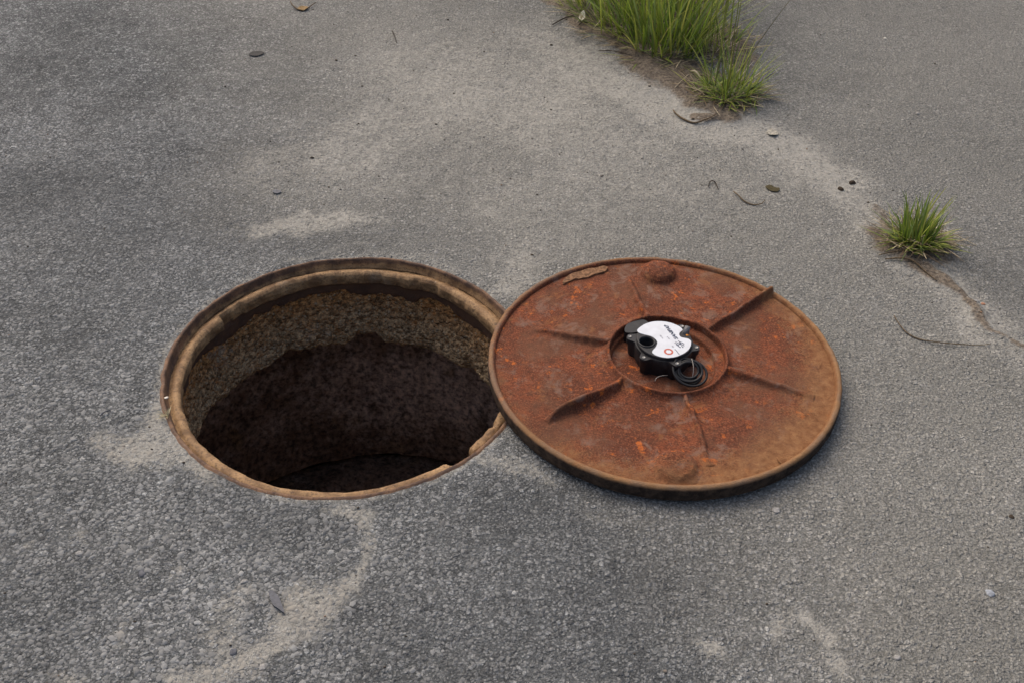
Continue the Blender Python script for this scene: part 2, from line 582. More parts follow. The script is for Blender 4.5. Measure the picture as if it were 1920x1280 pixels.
def build_ground():
    dx = 0.006
    xs = np.arange(-2.1, 2.1 + 1e-6, dx)
    ys = np.arange(0.35, 3.95 + 1e-6, dx)
    nx, ny = len(xs), len(ys)
    X, Y = np.meshgrid(xs, ys)
    x, y = X.ravel().copy(), Y.ravel().copy()
    r = np.hypot(x - HC[0], y - HC[1])
    th = np.arctan2(y - HC[1], x - HC[0])
    R = HR + .0055 * (fbm2(np.cos(th) * 4, np.sin(th) * 4, 4.5, 4, 3) - .5) * 2
    inside = r < R
    i, j = np.meshgrid(np.arange(ny - 1), np.arange(nx - 1), indexing='ij')
    a = (i * nx + j).ravel()
    F = np.stack([a, a + 1, a + nx + 1, a + nx], 1)
    keep = ~inside[F].all(1)
    F = F[keep]
    k = np.where(inside)[0]
    x[k] = HC[0] + np.cos(th[k]) * R[k]
    y[k] = HC[1] + np.sin(th[k]) * R[k]
    d, s, b = ground_fields(x, y)
    z = ground_z(x, y, s)
    # rounded, crumbled edge towards the iron frame
    rr = np.hypot(x - HC[0], y - HC[1])
    z -= .003 * smooth(.012, 0, rr - R)
    used = np.zeros(len(x), bool)
    used[F.ravel()] = True
    new = np.cumsum(used) - 1
    V = np.stack([x, y, z], 1)[used]
    F = new[F]
    d, s, b = d[used], s[used], b[used]
    # the same sheet runs on to the horizon
    c = [new[0], new[nx - 1], new[(ny - 1) * nx + nx - 1], new[(ny - 1) * nx]]
    n0 = len(V)
    V = np.concatenate([V, [[-90, -90, 0], [90, -90, 0], [90, 90, 0], [-90, 90, 0]]])
    F = np.concatenate([F, [[n0, n0 + 1, c[1], c[0]], [n0 + 1, n0 + 2, c[2], c[1]], [n0 + 2, n0 + 3, c[3], c[2]], [n0 + 3, n0, c[0], c[3]]]])
    ext = lambda q, v: np.concatenate([q, np.full(4, v)])
    me = mesh_np('ground', V, F)
    fattr(me, 'dust', ext(d, .25))
    fattr(me, 'soil', ext(s, 0))
    fattr(me, 'brown', ext(b, .6))
    fattr(me, 'dark', ext(dark_field(V[:-4, 0], V[:-4, 1]), .2))
    o = link('ground', me, M_ground)
    tag(o, 'worn grey asphalt with pale sandy patches around the open manhole', 'asphalt', kind='structure')
    return o


ground = build_ground()


def build_stones():
    """larger worn stone chips standing out of the binder"""
    g = 0.0066
    xs = np.arange(-1.45, 1.45, g)
    ys = np.arange(0.72, 2.55, g)
    X, Y = np.meshgrid(xs, ys)
    x = X.ravel() + RNG.uniform(-.48, .48, X.size) * g
    y = Y.ravel() + RNG.uniform(-.48, .48, X.size) * g
    d, s, b = ground_fields(x, y)
    rh = np.hypot(x - HC[0], y - HC[1])
    cover = np.maximum(d, s)
    coarse = np.clip(.80 - .55 * smooth(.0, .9, b) - .25 * smooth(1.7, 2.5, y), .05, 1) * (1 - .35 * smooth(.35, .9, cover))
    coarse *= (.30 + 1.2 * fbm2(x, y, 7, 4, 44)) * (.62 + .38 * np.clip(smooth(.2, -.35, x), 0, 1))
    vis = np.abs(x) < .45 + y * .42
    keep = (RNG.random(x.size) < coarse * 1.0) & (rh > HR + .010) & vis & (np.hypot(x - LC[0], y - LC[1]) > LR - .02)
    x, y, d, s, b = x[keep], y[keep], d[keep], s[keep], b[keep]
    n = len(x)
    size = .0026 * np.exp(RNG.normal(0, .30, n))
    pebbly = smooth(.05, -.35, x) * smooth(1.75, 1.15, y) + .45 * smooth(-.35, -.8, x)
    size = size * (.80 + .42 * np.clip(pebbly, 0, 1))
    size = np.clip(size, .0014, .0062)
    asp = RNG.uniform(.65, 1.35, n)
    rot = RNG.uniform(0, 2 * math.pi, n)
    hgt = size * RNG.uniform(.10, .36, n) * (1 - .5 * np.clip(d, 0, 1))
    tilt = RNG.normal(0, .12, (n, 2))
    K = 6
    ang = np.linspace(0, 2 * math.pi, K, endpoint=False)
    rings = [(1.12, -.5), (.80, .88)]
    V = np.zeros((n, 2 * K + 1, 3))
    jit = RNG.uniform(.60, 1.30, (n, K))
    aj = ang[None] + RNG.uniform(-.38, .38, (n, K))
    for q, (rr, zz) in enumerate(rings):
        lx = np.cos(aj) * rr * jit * size[:, None] * asp[:, None]
        ly = np.sin(aj) * rr * jit * size[:, None]
        lz = np.full((n, K), zz) * hgt[:, None] * RNG.uniform(.75, 1.2, (n, K)) + (lx * tilt[:, :1] + ly * tilt[:, 1:])
        V[:, q * K:(q + 1) * K, 0] = lx * np.cos(rot)[:, None] - ly * np.sin(rot)[:, None]
        V[:, q * K:(q + 1) * K, 1] = lx * np.sin(rot)[:, None] + ly * np.cos(rot)[:, None]
        V[:, q * K:(q + 1) * K, 2] = lz
    V[:, 2 * K, 2] = hgt
    zg = ground_z(x, y, s)
    V += np.stack([x, y, zg - .0002], 1)[:, None, :]
    f = []
    for k in range(K):
        a, b2 = k, (k + 1) % K
        f += [(a, b2, b2 + K), (a, b2 + K, a + K), (K + a, K + b2, 2 * K)]
    f = np.array(f)
    F = (f[None] + (np.arange(n) * (2 * K + 1))[:, None, None]).reshape(-1, 3)
    me = mesh_np('stone_chips', V.reshape(-1, 3), F, False)
    rep = lambda q: np.repeat(q, 2 * K + 1)
    fattr(me, 'tone', rep(np.clip(RNG.beta(2.6, 3.0, n), 0, 1)))
    fattr(me, 'dust', rep(np.maximum(d, s)))
    fattr(me, 'brown', rep(b))
    fattr(me, 'dark', rep(dark_field(x, y)))
    o = link('stone_chips', me, M_stone, ground)
    o['kind'] = 'stuff'
    print('stones', n)
    return o


build_stones()


# ------------------------------------------------------------------ manhole shaft and frame
def make_frame_mat():
    t = NT('rusted_iron_frame')
    p = t.pos()
    n1 = t.noise(p, 35, 5, .6)
    n2 = t.noise(p, 260, 4, .6)
    sep = t.n('ShaderNodeSeparateXYZ', ins={0: p})
    seat = t.attr('seat').outputs['Fac']
    c = t.mix(t.mr(n1.outputs[0], .35, .65), (.075, .045, .032), (.190, .105, .058))
    c = t.mix(t.math('MULTIPLY', t.mr(sep.outputs[2], -.044, -.054), .75), c, t.mix(n2.outputs[0], (.020, .011, .008), (.090, .040, .020)))  # rusty skirt below the seat, darkened to carry the seat's shade
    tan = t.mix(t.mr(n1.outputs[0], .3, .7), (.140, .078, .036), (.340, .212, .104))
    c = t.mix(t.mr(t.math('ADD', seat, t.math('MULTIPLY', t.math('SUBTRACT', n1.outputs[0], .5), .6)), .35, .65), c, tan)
    grey = t.mr(t.noise(p, 14, 4, .7).outputs[0], .60, .70)
    c = t.mix(t.math('MULTIPLY', grey, .4), c, (.18, .150, .115))
    c = t.mix(t.math('MULTIPLY', t.mr(n2.outputs[0], .50, .66), .6), c, (.045, .026, .017))
    c = t.mix(t.math('MULTIPLY', t.mr(t.noise(p, 55, 4, .7).outputs[0], .56, .66), .6), c, (.055, .030, .020))
    c = t.mix(t.math('MULTIPLY', t.mr(t.noise(p, 420, 2).outputs[0], .70, .76), .8), c, (.42, .38, .34))
    return t.done(c, .75, .35, t.bump(n2.outputs[0], .5, .0016))


def make_neck_mat():
    t = NT('stained_shaft_concrete')
    p = t.pos()
    z = t.n('ShaderNodeSeparateXYZ', ins={0: p}).outputs[2]
    n1 = t.noise(p, 14, 5, .65)
    n2 = t.noise(p, 105, 4, .7)
    v = t.vor(p, 125)
    sv = t.mr(v.outputs['Distance'], .6, .2)
    up = t.mr(t.math('ADD', z, t.math('MULTIPLY', t.math('SUBTRACT', n1.outputs[0], .5), .12)), -.19, -.06)
    c = t.mix(up, (.47, .335, .190), (.38, .185, .064))
    c = t.mix(1.0, c, t.mix(t.mr(n2.outputs[0], .32, .68), (.45, .45, .45), (1.35, 1.35, 1.35)), 'MULTIPLY')
    vt = t.n('ShaderNodeSeparateColor', ins={0: v.outputs['Color']}).outputs[0]
    c = t.mix(t.math('MULTIPLY', sv, t.mr(vt, .55, .8, 0, .6)), c, (.42, .34, .24))
    c = t.mix(t.math('MULTIPLY', t.mr(vt, .35, .15), .55), c, (.07, .045, .025))
    c = t.mix(t.math('MULTIPLY', t.mr(n1.outputs[0], .60, .72), .6), c, (.36, .30, .23))
    c = t.mix(t.math('MULTIPLY', t.mr(t.noise(p, 26, 4, .7).outputs[0], .60, .70), .7), c, (.38, .165, .05))
    h = t.math('ADD', t.math('MULTIPLY', sv, .8), t.math('MULTIPLY', n2.outputs[0], 1.2))
    return t.done(c, .9, .2, t.bump(h, 1.0, .006))


def make_chamber_mat():
    t = NT('chamber_wall')
    p = t.pos()
    n1 = t.noise(p, 5, 5, .7)
    n2 = t.noise(p, 75, 5, .7)
    c = t.mix(t.mr(n1.outputs[0], .35, .65), (.150, .098, .068), (.250, .175, .128))
    bl = t.attr('bloom_and_light').outputs['Fac']
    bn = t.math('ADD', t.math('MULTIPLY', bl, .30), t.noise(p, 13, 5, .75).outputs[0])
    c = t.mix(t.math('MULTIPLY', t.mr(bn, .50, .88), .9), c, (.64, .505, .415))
    c = t.mix(t.math('MULTIPLY', t.mr(t.noise(p, 7, 3).outputs[0], .58, .68), .5), c, (.26, .16, .07))
    c = t.mix(1.0, c, t.mix(t.mr(n2.outputs[0], .30, .70), (.25, .25, .25), (1.6, 1.6, 1.6)), 'MULTIPLY')
    return t.done(c, .9, .2, t.bump(n2.outputs[0], .9, .006))


M_frame, M_neck, M_chamber = make_frame_mat(), make_neck_mat(), make_chamber_mat()


def px_angle(px, py, z=-.025):
    p = at(px, py, z)
    return math.atan2(p.y - HC[1], p.x - HC[0])


def wrap(a):
    return (a + math.pi) % (2 * math.pi) - math.pi


def build_frame():
    root = empty('manhole_surround', (HC[0], HC[1], 0), 'rusty iron frame ring set in the asphalt around the open hole', 'manhole frame')
    lip = densify([(.350, -.08), (.350, -.006), (.3375, -.0035), (.3345, -.0006), (.3315, .0006), (.3292, -.0015), (.3282, -.006), (.3264, -.016), (.3245, -.0215)], .0022)

    def d1(T, r, z):
        c, s = np.cos(T), np.sin(T)
        nn = fbm3(c * r, s * r, z, 45, 4, 8) - .5
        n2 = fbm3(c * r, s * r, z, 9, 2, 18) - .5
        return r + nn * .0045 + n2 * .004, z + nn * .0022
    V, F = lathe(lip, 420, HC, d1)
    me = mesh_np('outer_lip', V, F)
    th_ = np.arctan2(V[:, 1] - HC[1], V[:, 0] - HC[0])
    fill = fbm2(np.cos(th_), np.sin(th_), 2.2, 3, 12) + .35 * np.cos(th_ - .9)
    fattr(me, 'seat', np.clip((V[:, 2] + .006) * -60 + (fill - .55) * 1.1, 0, .75) * (V[:, 2] < -.002))
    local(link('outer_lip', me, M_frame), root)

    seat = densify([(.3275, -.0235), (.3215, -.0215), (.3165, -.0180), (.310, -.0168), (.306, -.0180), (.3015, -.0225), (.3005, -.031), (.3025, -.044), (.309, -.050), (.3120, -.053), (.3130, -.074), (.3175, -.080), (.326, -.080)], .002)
    notch = [(px_angle(425, 592), .055, .0115), (px_angle(452, 583), .05, .007), (px_angle(873, 868), .10, .013), (px_angle(930, 800), .03, .004), (px_angle(700, 525), .07, .003), (px_angle(790, 545), .10, .003)]

    def d2(T, r, z):
        c, s = np.cos(T), np.sin(T)
        nn = fbm3(c * r, s * r, z, 60, 4, 31) - .5
        n2 = fbm3(c * .31, s * .31, 0 * z, 14, 3, 41) - .5
        w = smooth(.322, .300, r)
        rec = 0
        for a, hw, dep in notch:
            dd = np.abs(wrap(T - a + (n2 * .05)))
            rec = rec + dep * smooth(hw, hw * .75, dd)
        n3 = fbm3(c * .31, s * .31, z, 55, 3, 43) - .5
        return r + nn * .0032 + w * (rec + n2 * .009 + n3 * .006) * smooth(-.058, -.045, z), z + nn * .0034 - w * rec * .25 + n2 * .004 + (n2 * .05 + n3 * .03) * smooth(-.064, -.078, z)
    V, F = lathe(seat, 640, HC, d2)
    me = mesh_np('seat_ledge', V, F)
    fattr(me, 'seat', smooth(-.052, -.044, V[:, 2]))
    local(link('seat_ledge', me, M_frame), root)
    return root


def build_shaft():
    root = empty('manhole_shaft', (HC[0], HC[1], -.83), 'deep stained concrete shaft under the open manhole, widening to a dark chamber', 'manhole shaft')
    prof = densify([(.350, -.046), (.316, -.050), (.3165, -.205)], .0030) + densify([(.322, -.214), (.40, -.222), (.56, -.228)], .008)
    nb = px_angle(690, 640, -.2)

    def d(T, r, z):
        c, s = np.cos(T), np.sin(T)
        rough = fbm3(c * r, s * r, z, 40, 4, 51) - .5
        lump = fbm3(c * r, s * r, z, 11, 3, 61) - .5
        low = smooth(-.06, -.12, z)
        rag = (fbm3(c * .32, s * .32, 0 * z, 18, 4, 71) - .5) * .030 + (fbm3(c * .32, s * .32, 0 * z, 70, 2, 81) - .5) * .014
        rag = rag + .020 * smooth(.13, .05, np.abs(wrap(T - nb - .02)))
        bot = smooth(-.10, -.205, z)
        wall = smooth(.36, .318, r)
        return r + ((fbm3(c * r, s * r, z, 95, 2, 57) - .5) * .011 * low + rough * .018 * low + lump * .016 * (.35 + low)) * wall - .004 * bot * wall, z + bot * rag + rough * .006
    V, F = lathe(prof, 760, HC, d)
    local(link('neck_wall', mesh_np('neck_wall', V, F), M_neck), root)
    prof = densify([(.555, -.20), (.535, -.40), (.497, -.748)], .012)

    def d3(T, r, z):
        c, s = np.cos(T), np.sin(T)
        return r + (fbm3(c * r, s * r, z, 12, 4, 55) - .5) * .022, z
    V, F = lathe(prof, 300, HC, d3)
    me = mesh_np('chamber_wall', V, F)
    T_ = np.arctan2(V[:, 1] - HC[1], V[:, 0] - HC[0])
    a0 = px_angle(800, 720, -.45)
    fattr(me, 'bloom_and_light', np.exp(-(wrap(T_ - a0) / .75) ** 2) * smooth(-.78, -.52, V[:, 2]) * smooth(-.30, -.50, V[:, 2]))  # pale stain plus painted light: brighter to one side, fading under the overhang
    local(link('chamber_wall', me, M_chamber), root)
    prof = densify([(.52, -.775), (.44, -.765), (.415, -.775), (.40, -.815), (.20, -.825), (.002, -.83)], .012)
    V, F = lathe(prof, 200, HC, lambda T, r, z: (r, z + (fbm3(np.cos(T) * r, np.sin(T) * r, 0 * z, 14, 4, 5) - .5) * .02))
    local(link('chamber_floor', mesh_np('chamber_floor', V, F), M_chamber), root)
    return root


build_frame()
build_shaft()


# ------------------------------------------------------------------ manhole cover (underside up)
def make_rust_mat(name='rusted_cast_iron', mud_amount=.85):
    t = NT(name)
    p = t.pos()
    q = t.n('ShaderNodeVectorMath', operation='SUBTRACT', ins={0: p, 1: (LC[0], LC[1], 0)}).outputs[0]
    sx = t.n('ShaderNodeSeparateXYZ', ins={0: q})
    rad = t.math('SQRT', t.math('ADD', t.math('MULTIPLY', sx.outputs[0], sx.outputs[0]), t.math('MULTIPLY', sx.outputs[1], sx.outputs[1])))
    n1 = t.noise(q, 16, 5, .6)
    n2 = t.noise(q, 70, 5, .65)
    n3 = t.noise(q, 330, 4, .65)
    n4 = t.noise(t.n('ShaderNodeVectorMath', operation='ADD', ins={0: q, 1: (3, 7, 1)}).outputs[0], 42, 5, .7)
    n5 = t.noise(t.n('ShaderNodeVectorMath', operation='ADD', ins={0: q, 1: (13, 2, 5)}).outputs[0], 9, 4, .6)
    c = t.mix(t.mr(n1.outputs[0], .33, .67), (.098, .037, .022), (.180, .058, .029))
    c = t.mix(t.mr(n2.outputs[0], .40, .70), c, (.085, .036, .023))
    c = t.mix(t.math('MULTIPLY', t.mr(n3.outputs[0], .50, .66), .65), c, (.27, .105, .055))
    c = t.mix(t.math('MULTIPLY', t.mr(n3.outputs[0], .47, .36), .7), c, (.045, .020, .014))
    # bright young rust spots
    spots = t.math('MULTIPLY', t.mr(n4.outputs[0], .58, .66), t.mr(n5.outputs[0], .40, .56))
    c = t.mix(t.math('MULTIPLY', spots, .85), c, (.44, .125, .028))
    # broad brown and ochre patches
    c = t.mix(t.math('MULTIPLY', t.mr(n5.outputs[0], .52, .36), .55), c, t.mix(n2.outputs[0], (.075, .042, .030), (.170, .090, .055)))
    c = t.mix(t.math('MULTIPLY', t.mr(t.noise(q, 21, 4, .75, .8).outputs[0], .56, .70), .55), c, (.235, .110, .048))
    # grey bloom
    c = t.mix(t.math('MULTIPLY', t.mr(t.noise(q, 24, 5, .7, .5).outputs[0], .52, .68), .70), c, (.185, .125, .102))
    # dried ochre mud towards the rim, more on the near and right side
    ed = t.math('ADD', rad, t.math('MULTIPLY', t.math('SUBTRACT', n1.outputs[0], .5), .10))
    ed = t.math('ADD', ed, t.math('MULTIPLY', t.math('SUBTRACT', n2.outputs[0], .5), .05))
    dirw = t.math('ADD', t.math('MULTIPLY', sx.outputs[0], .16), t.math('MULTIPLY', sx.outputs[1], -.12))
    ed = t.math('ADD', ed, dirw)
    mud = t.math('MULTIPLY', t.mr(t.math('ADD', ed, t.math('MULTIPLY', t.math('SUBTRACT', n3.outputs[0], .5), .09)), .255, .350), mud_amount)
    mudc = t.mix(t.mr(n2.outputs[0], .3, .7), (.165, .080, .036), (.265, .145, .070))
    c = t.mix(mud, c, mudc)
    # dark outer wall, shade of the upright face put into the colour
    z = sx.outputs[2]
    side = t.math('MULTIPLY', t.mr(rad, .3165, .3195), t.mr(z, .034, .028))
    sidec = t.mix(t.mr(n2.outputs[0], .35, .65), (.026, .019, .016), (.070, .050, .038))
    sidec = t.mix(t.math('MULTIPLY', t.mr(n3.outputs[0], .62, .72), .5), sidec, (.15, .12, .10))
    c = t.mix(side, c, sidec)
    # greyer worn rim
    rim = t.math('MULTIPLY', t.mr(rad, .308, .314), t.math('SUBTRACT', 1.0, side))
    c = t.mix(t.math('MULTIPLY', rim, .55), c, t.mix(t.mr(n1.outputs[0], .35, .65), (.30, .19, .10), (.20, .17, .135)))
    h = t.math('ADD', t.math('MULTIPLY', n3.outputs[0], .8), t.math('MULTIPLY', n2.outputs[0], 1.2))
    c = t.mix(1.0, c, (.97, .90, .83), 'MULTIPLY')
    return t.done(c, .88, .14, t.bump(h, .75, .0028))


M_rust = make_rust_mat()
M_boss = make_rust_mat('dark_scaly_rust', .12)
M_boss2 = make_rust_mat('half_muddy_rust', .60)
PL = lambda r: .0275 + .004 * np.clip(1 - np.asarray(r) / .30, 0, 1)      # plate level


def lid_rough(x, y, z=0):
    return (fbm3(x, y, z, 120, 3, 15) - .5) * .0014 + (fbm3(x, y, z, 22, 3, 19) - .5) * .003


def build_cover():
    root = empty('manhole_cover', (LC[0], LC[1], .002), 'round rusty cast iron manhole cover lying underside up beside the hole', 'manhole cover')
    # plate
    prof = densify([(.3085, .0272)] + [(r, float(PL(r))) for r in (.303, .29, .26, .20, .14, .121)] + [(.096, .0305), (.093, .0205), (.05, .0195), (.001, .0195)], .0028)

    def d(T, r, z):
        x, y = np.cos(T) * r, np.sin(T) * r
        return r, z + lid_rough(x, y) * smooth(.31, .30, r)
    V, F = lathe(prof, 420, LC, d)
    local(link('plate', mesh_np('plate', V, F), M_rust), root)
    # rim
    prof = densify([(.3065, .026), (.3075, .0305), (.3095, .0338), (.3130, .0352), (.3165, .0345), (.3190, .0320), (.3200, .0280), (.3202, .012), (.3185, .0065), (.314, .0025), (.28, .0022)], .0022)

    def d2(T, r, z):
        x, y = np.cos(T) * r, np.sin(T) * r
        nn = fbm3(x, y, z, 60, 4, 33) - .5
        n2 = fbm3(x, y, z, 8, 2, 34) - .5
        return r + nn * .0026, z + nn * .0015 + n2 * .0016
    V, F = lathe(prof, 560, LC, d2)
    local(link('rim', mesh_np('rim', V, F), M_rust), root)
    # hub collar
    hc = (.2841, 1.5318)
    prof = densify([(.140, .0275), (.128, .0310), (.1185, .0335), (.1135, .0370), (.1108, .0405), (.1097, .0440), (.1082, .0455), (.1062, .0450), (.1052, .042), (.1045, .031), (.102, .0215), (.099, .0185)], .002)

    def d3(T, r, z):
        x, y = np.cos(T) * r, np.sin(T) * r
        nn = fbm3(x, y, z, 70, 4, 23) - .5
        n2 = fbm3(np.cos(T), np.sin(T), 0 * z, 3, 3, 29) - .5
        up = smooth(.03, .045, z)
        return r + nn * .0022, z + up * (n2 * .006 + nn * .0015)
    V, F = lathe(prof, 360, hc, d3)
    local(link('hub_ring', mesh_np('hub_ring', V, F), M_rust), root)
    # ribs: end pixel, list of (s, height) along the rib, half width
    ribs = [
        ((1447, 541), [(0, .013), (.1, .0145), (.4, .0165), (.75, .0175), (.93, .0185), (.985, .021), (1, .0195)], .0044, .0),
        ((1528, 742), [(0, .015), (.15, .014), (.4, .0125), (.7, .008), (.9, .003), (1, .0)], .0056, .004),
        ((1335, 872), [(0, .012), (.2, .010), (.45, .0085), (.7, .006), (.9, .003), (1, .0)], .0042, .006),
        ((1026, 792), [(0, .014), (.12, .0155), (.3, .019), (.5, .0235), (.72, .022), (.86, .0165), (.94, .009), (1, .0)], .0048, .010),
        ((995, 616), [(0, .0165), (.3, .014), (.6, .0105), (.85, .005), (1, .0)], .0054, .004),
        ((1172, 518), [(0, .0165), (.3, .014), (.6, .010), (.85, .005), (1, .0)], .0050, .004),
    ]
    for (ex, ey), hs, w, wav in ribs:
        e = at(ex, ey, .040 if ex == 1447 else .029)
        dirv = Vector((e.x - hc[0], e.y - hc[1], 0))
        R1 = dirv.length
        dirv.normalize()
        nrm = Vector((-dirv.y, dirv.x, 0))
        R0 = .1085
        n = 44
        off = [-3.6, -2.2, -1.25, -.95, -.62, 0, .62, .95, 1.25, 2.2, 3.6]
        hh = [-.10, .03, .22, .62, .93, 1.0, .93, .62, .22, .03, -.10]
        S = np.linspace(0, 1, n)
        H = np.interp(S, [a for a, _ in hs], [b for _, b in hs])
        V, F = [], []
        for i, s in enumerate(S):
            r = R0 + (R1 - R0) * s
            nn = float(fbm2(np.array([s * 9 + ex]), np.array([ey * .1]), 1, 3, 2)[0]) - .5
            lat = nn * .006 + wav * math.sin(s * 5.2) * .5
            base = float(PL(r))
            for o_, h_ in zip(off, hh):
                k = 1 + .25 * nn
                ww = w * k * (1 if abs(o_) < 1.3 else .8 + .2 * H[i] / .015)
                V.append((hc[0] + dirv.x * r + nrm.x * (o_ * ww + lat), hc[1] + dirv.y * r + nrm.y * (o_ * ww + lat), base + h_ * max(H[i], .0012) * (1 + nn * .25) - (.0016 if abs(o_) > 3 else 0)))
        m = len(off)
        for i in range(n - 1):
            for k in range(m - 1):
                F.append((i * m + k, i * m + k + 1, (i + 1) * m + k + 1, (i + 1) * m + k))
        F.append(tuple(range(m)))
        F.append(tuple((n - 1) * m + k for k in range(m - 1, -1, -1)))
        V = np.array(V)
        V[:, 2] += lid_rough(V[:, 0] - LC[0], V[:, 1] - LC[1]) * .8
        me = pymesh('rib', V, F)
        bm = bmesh.new()
        bm.from_mesh(me)
        bmesh.ops.recalc_face_normals(bm, faces=bm.faces)
        bm.to_mesh(me)
        bm.free()
        local(link('rib', me, M_rust), root)
    # two domed bosses
    for (bx, by), rr, hh, seed in (((1235, 507), .036, .0185, 3), ((1268, 868), .036, .0130, 9)):
        c = at(bx, by, .038)
        prof = [(rr * 1.35, .0262), (rr * 1.15, .0282), (rr, .0305), (rr * .93, .028 + hh * .45), (rr * .78, .028 + hh * .78), (rr * .5, .028 + hh * .95), (rr * .25, .028 + hh), (.0005, .028 + hh)]
        prof = densify(prof, .0022)

        def db(T, r, z):
            x, y = np.cos(T) * r, np.sin(T) * r
            nn = fbm3(x, y, z, 170, 3, seed) - .5
            return r, z + nn * .0035 * smooth(rr * 1.3, rr, r)
        V, F = lathe(prof, 120, (c.x, c.y), db)
        local(link('boss', mesh_np('boss', V, F), M_boss if seed == 3 else M_boss2), root)
    # lifted rust scale near the far rim, a grey scab and a small stick-like scale
    flake = [(1055, 530), (1062, 517), (1085, 507), (1110, 501), (1132, 497), (1140, 500), (1132, 508), (1118, 511), (1104, 517), (1090, 520), (1078, 521), (1066, 526)]
    P = catmull([at(x, y, .0335) for x, y in flake], 4, True)
    bm = bmesh.new()
    top = [bm.verts.new((p.x, p.y, .0312 + .0010 * math.sin(i * 1.3))) for i, p in enumerate(P)]
    bot = [bm.verts.new((p.x, p.y, .0272)) for p in P]
    bm.faces.new(top)
    for i in range(len(P)):
        j = (i + 1) % len(P)
        bm.faces.new((top[i], bot[i], bot[j], top[j]))
    bmesh.ops.triangulate(bm, faces=bm.faces)
    bmesh.ops.recalc_face_normals(bm, faces=bm.faces)
    me = bpy.data.meshes.new('rust_scale')
    bm.to_mesh(me)
    bm.free()
    o = local(link('rust_scale', me, plain('ochre_scale', (.165, .088, .046), .85, .2, .5, 160, .6)), root)
    o['label'] = 'pale ochre scale of rust lifting near the far rim'
    V, F = tube([at(1457, 858, .031), at(1463, 866, .0325), at(1469, 872, .031)], [.0012, .0017, .001], 7)
    local(link('rust_splinter', pymesh('rust_splinter', V, F), M_rust), root)
    return root


cover = build_cover()


# ------------------------------------------------------------------ black sensor unit in the hub
def make_plastic():
    t = NT('black_plastic')
    p = t.pos()
    n1 = t.noise(p, 60, 4, .6)
    n2 = t.noise(p, 900, 3, .6)
    c = t.mix(t.mr(n1.outputs[0], .45, .75), (.010, .010, .012), (.030, .029, .030))
    return t.done(c, t.mr(n1.outputs[0], .3, .7, .45, .62), .32, t.bump(n2.outputs[0], .12, .0003))


M_plastic = make_plastic()
M_cable = plain('black_cable', (.009, .009, .010), .5, .35, .3, 200, .1)
M_white = plain('white_sticker', (.53, .55, .585), .5, .3, .05, 60, .05)
M_ink = plain('dark_blue_ink', (.03, .04, .075), .5, .3, .2, 500, .0)
M_grey_ink = plain('grey_ink', (.22, .22, .25), .5, .3, .2, 500, .0)
M_red_ink = plain('red_ink', (.40, .10, .065), .5, .3, .2, 500, .0)
M_screw = plain('zinc_screw', (.24, .235, .225), .5, .5, .2, 600, .1, .6)
M_gland = plain('grey_gland', (.10, .10, .105), .5, .5, .3, 300, .1)
M_orange = plain('orange_seal', (.50, .20, .03), .6, .3, .3, 300, .1)
M_tie = plain('pale_wire', (.30, .27, .24), .5, .4, .2, 300, .1)


def poly_plate(outline, z0, z1, name, holes=(), bevel=0.0):
    """flat plate from 2D outline (list of (x,y)); holes = list of outlines"""
    bm = bmesh.new()
    loops = []
    edges = []
    for ol in [outline] + list(holes):
        vs = [bm.verts.new((p[0], p[1], z1)) for p in ol]
        es = [bm.edges.new((vs[i], vs[(i + 1) % len(vs)])) for i in range(len(vs))]
        loops.append(vs)
        edges += es
    bmesh.ops.triangle_fill(bm, use_beauty=True, use_dissolve=False, edges=edges)
    for vs in loops:
        lo = [bm.verts.new((v.co.x, v.co.y, z0)) for v in vs]
        for i in range(len(vs)):
            j = (i + 1) % len(vs)
            bm.faces.new((vs[i], lo[i], lo[j], vs[j]))
    bmesh.ops.recalc_face_normals(bm, faces=bm.faces)
    me = bpy.data.meshes.new(name)
    bm.to_mesh(me)
    bm.free()
    return me


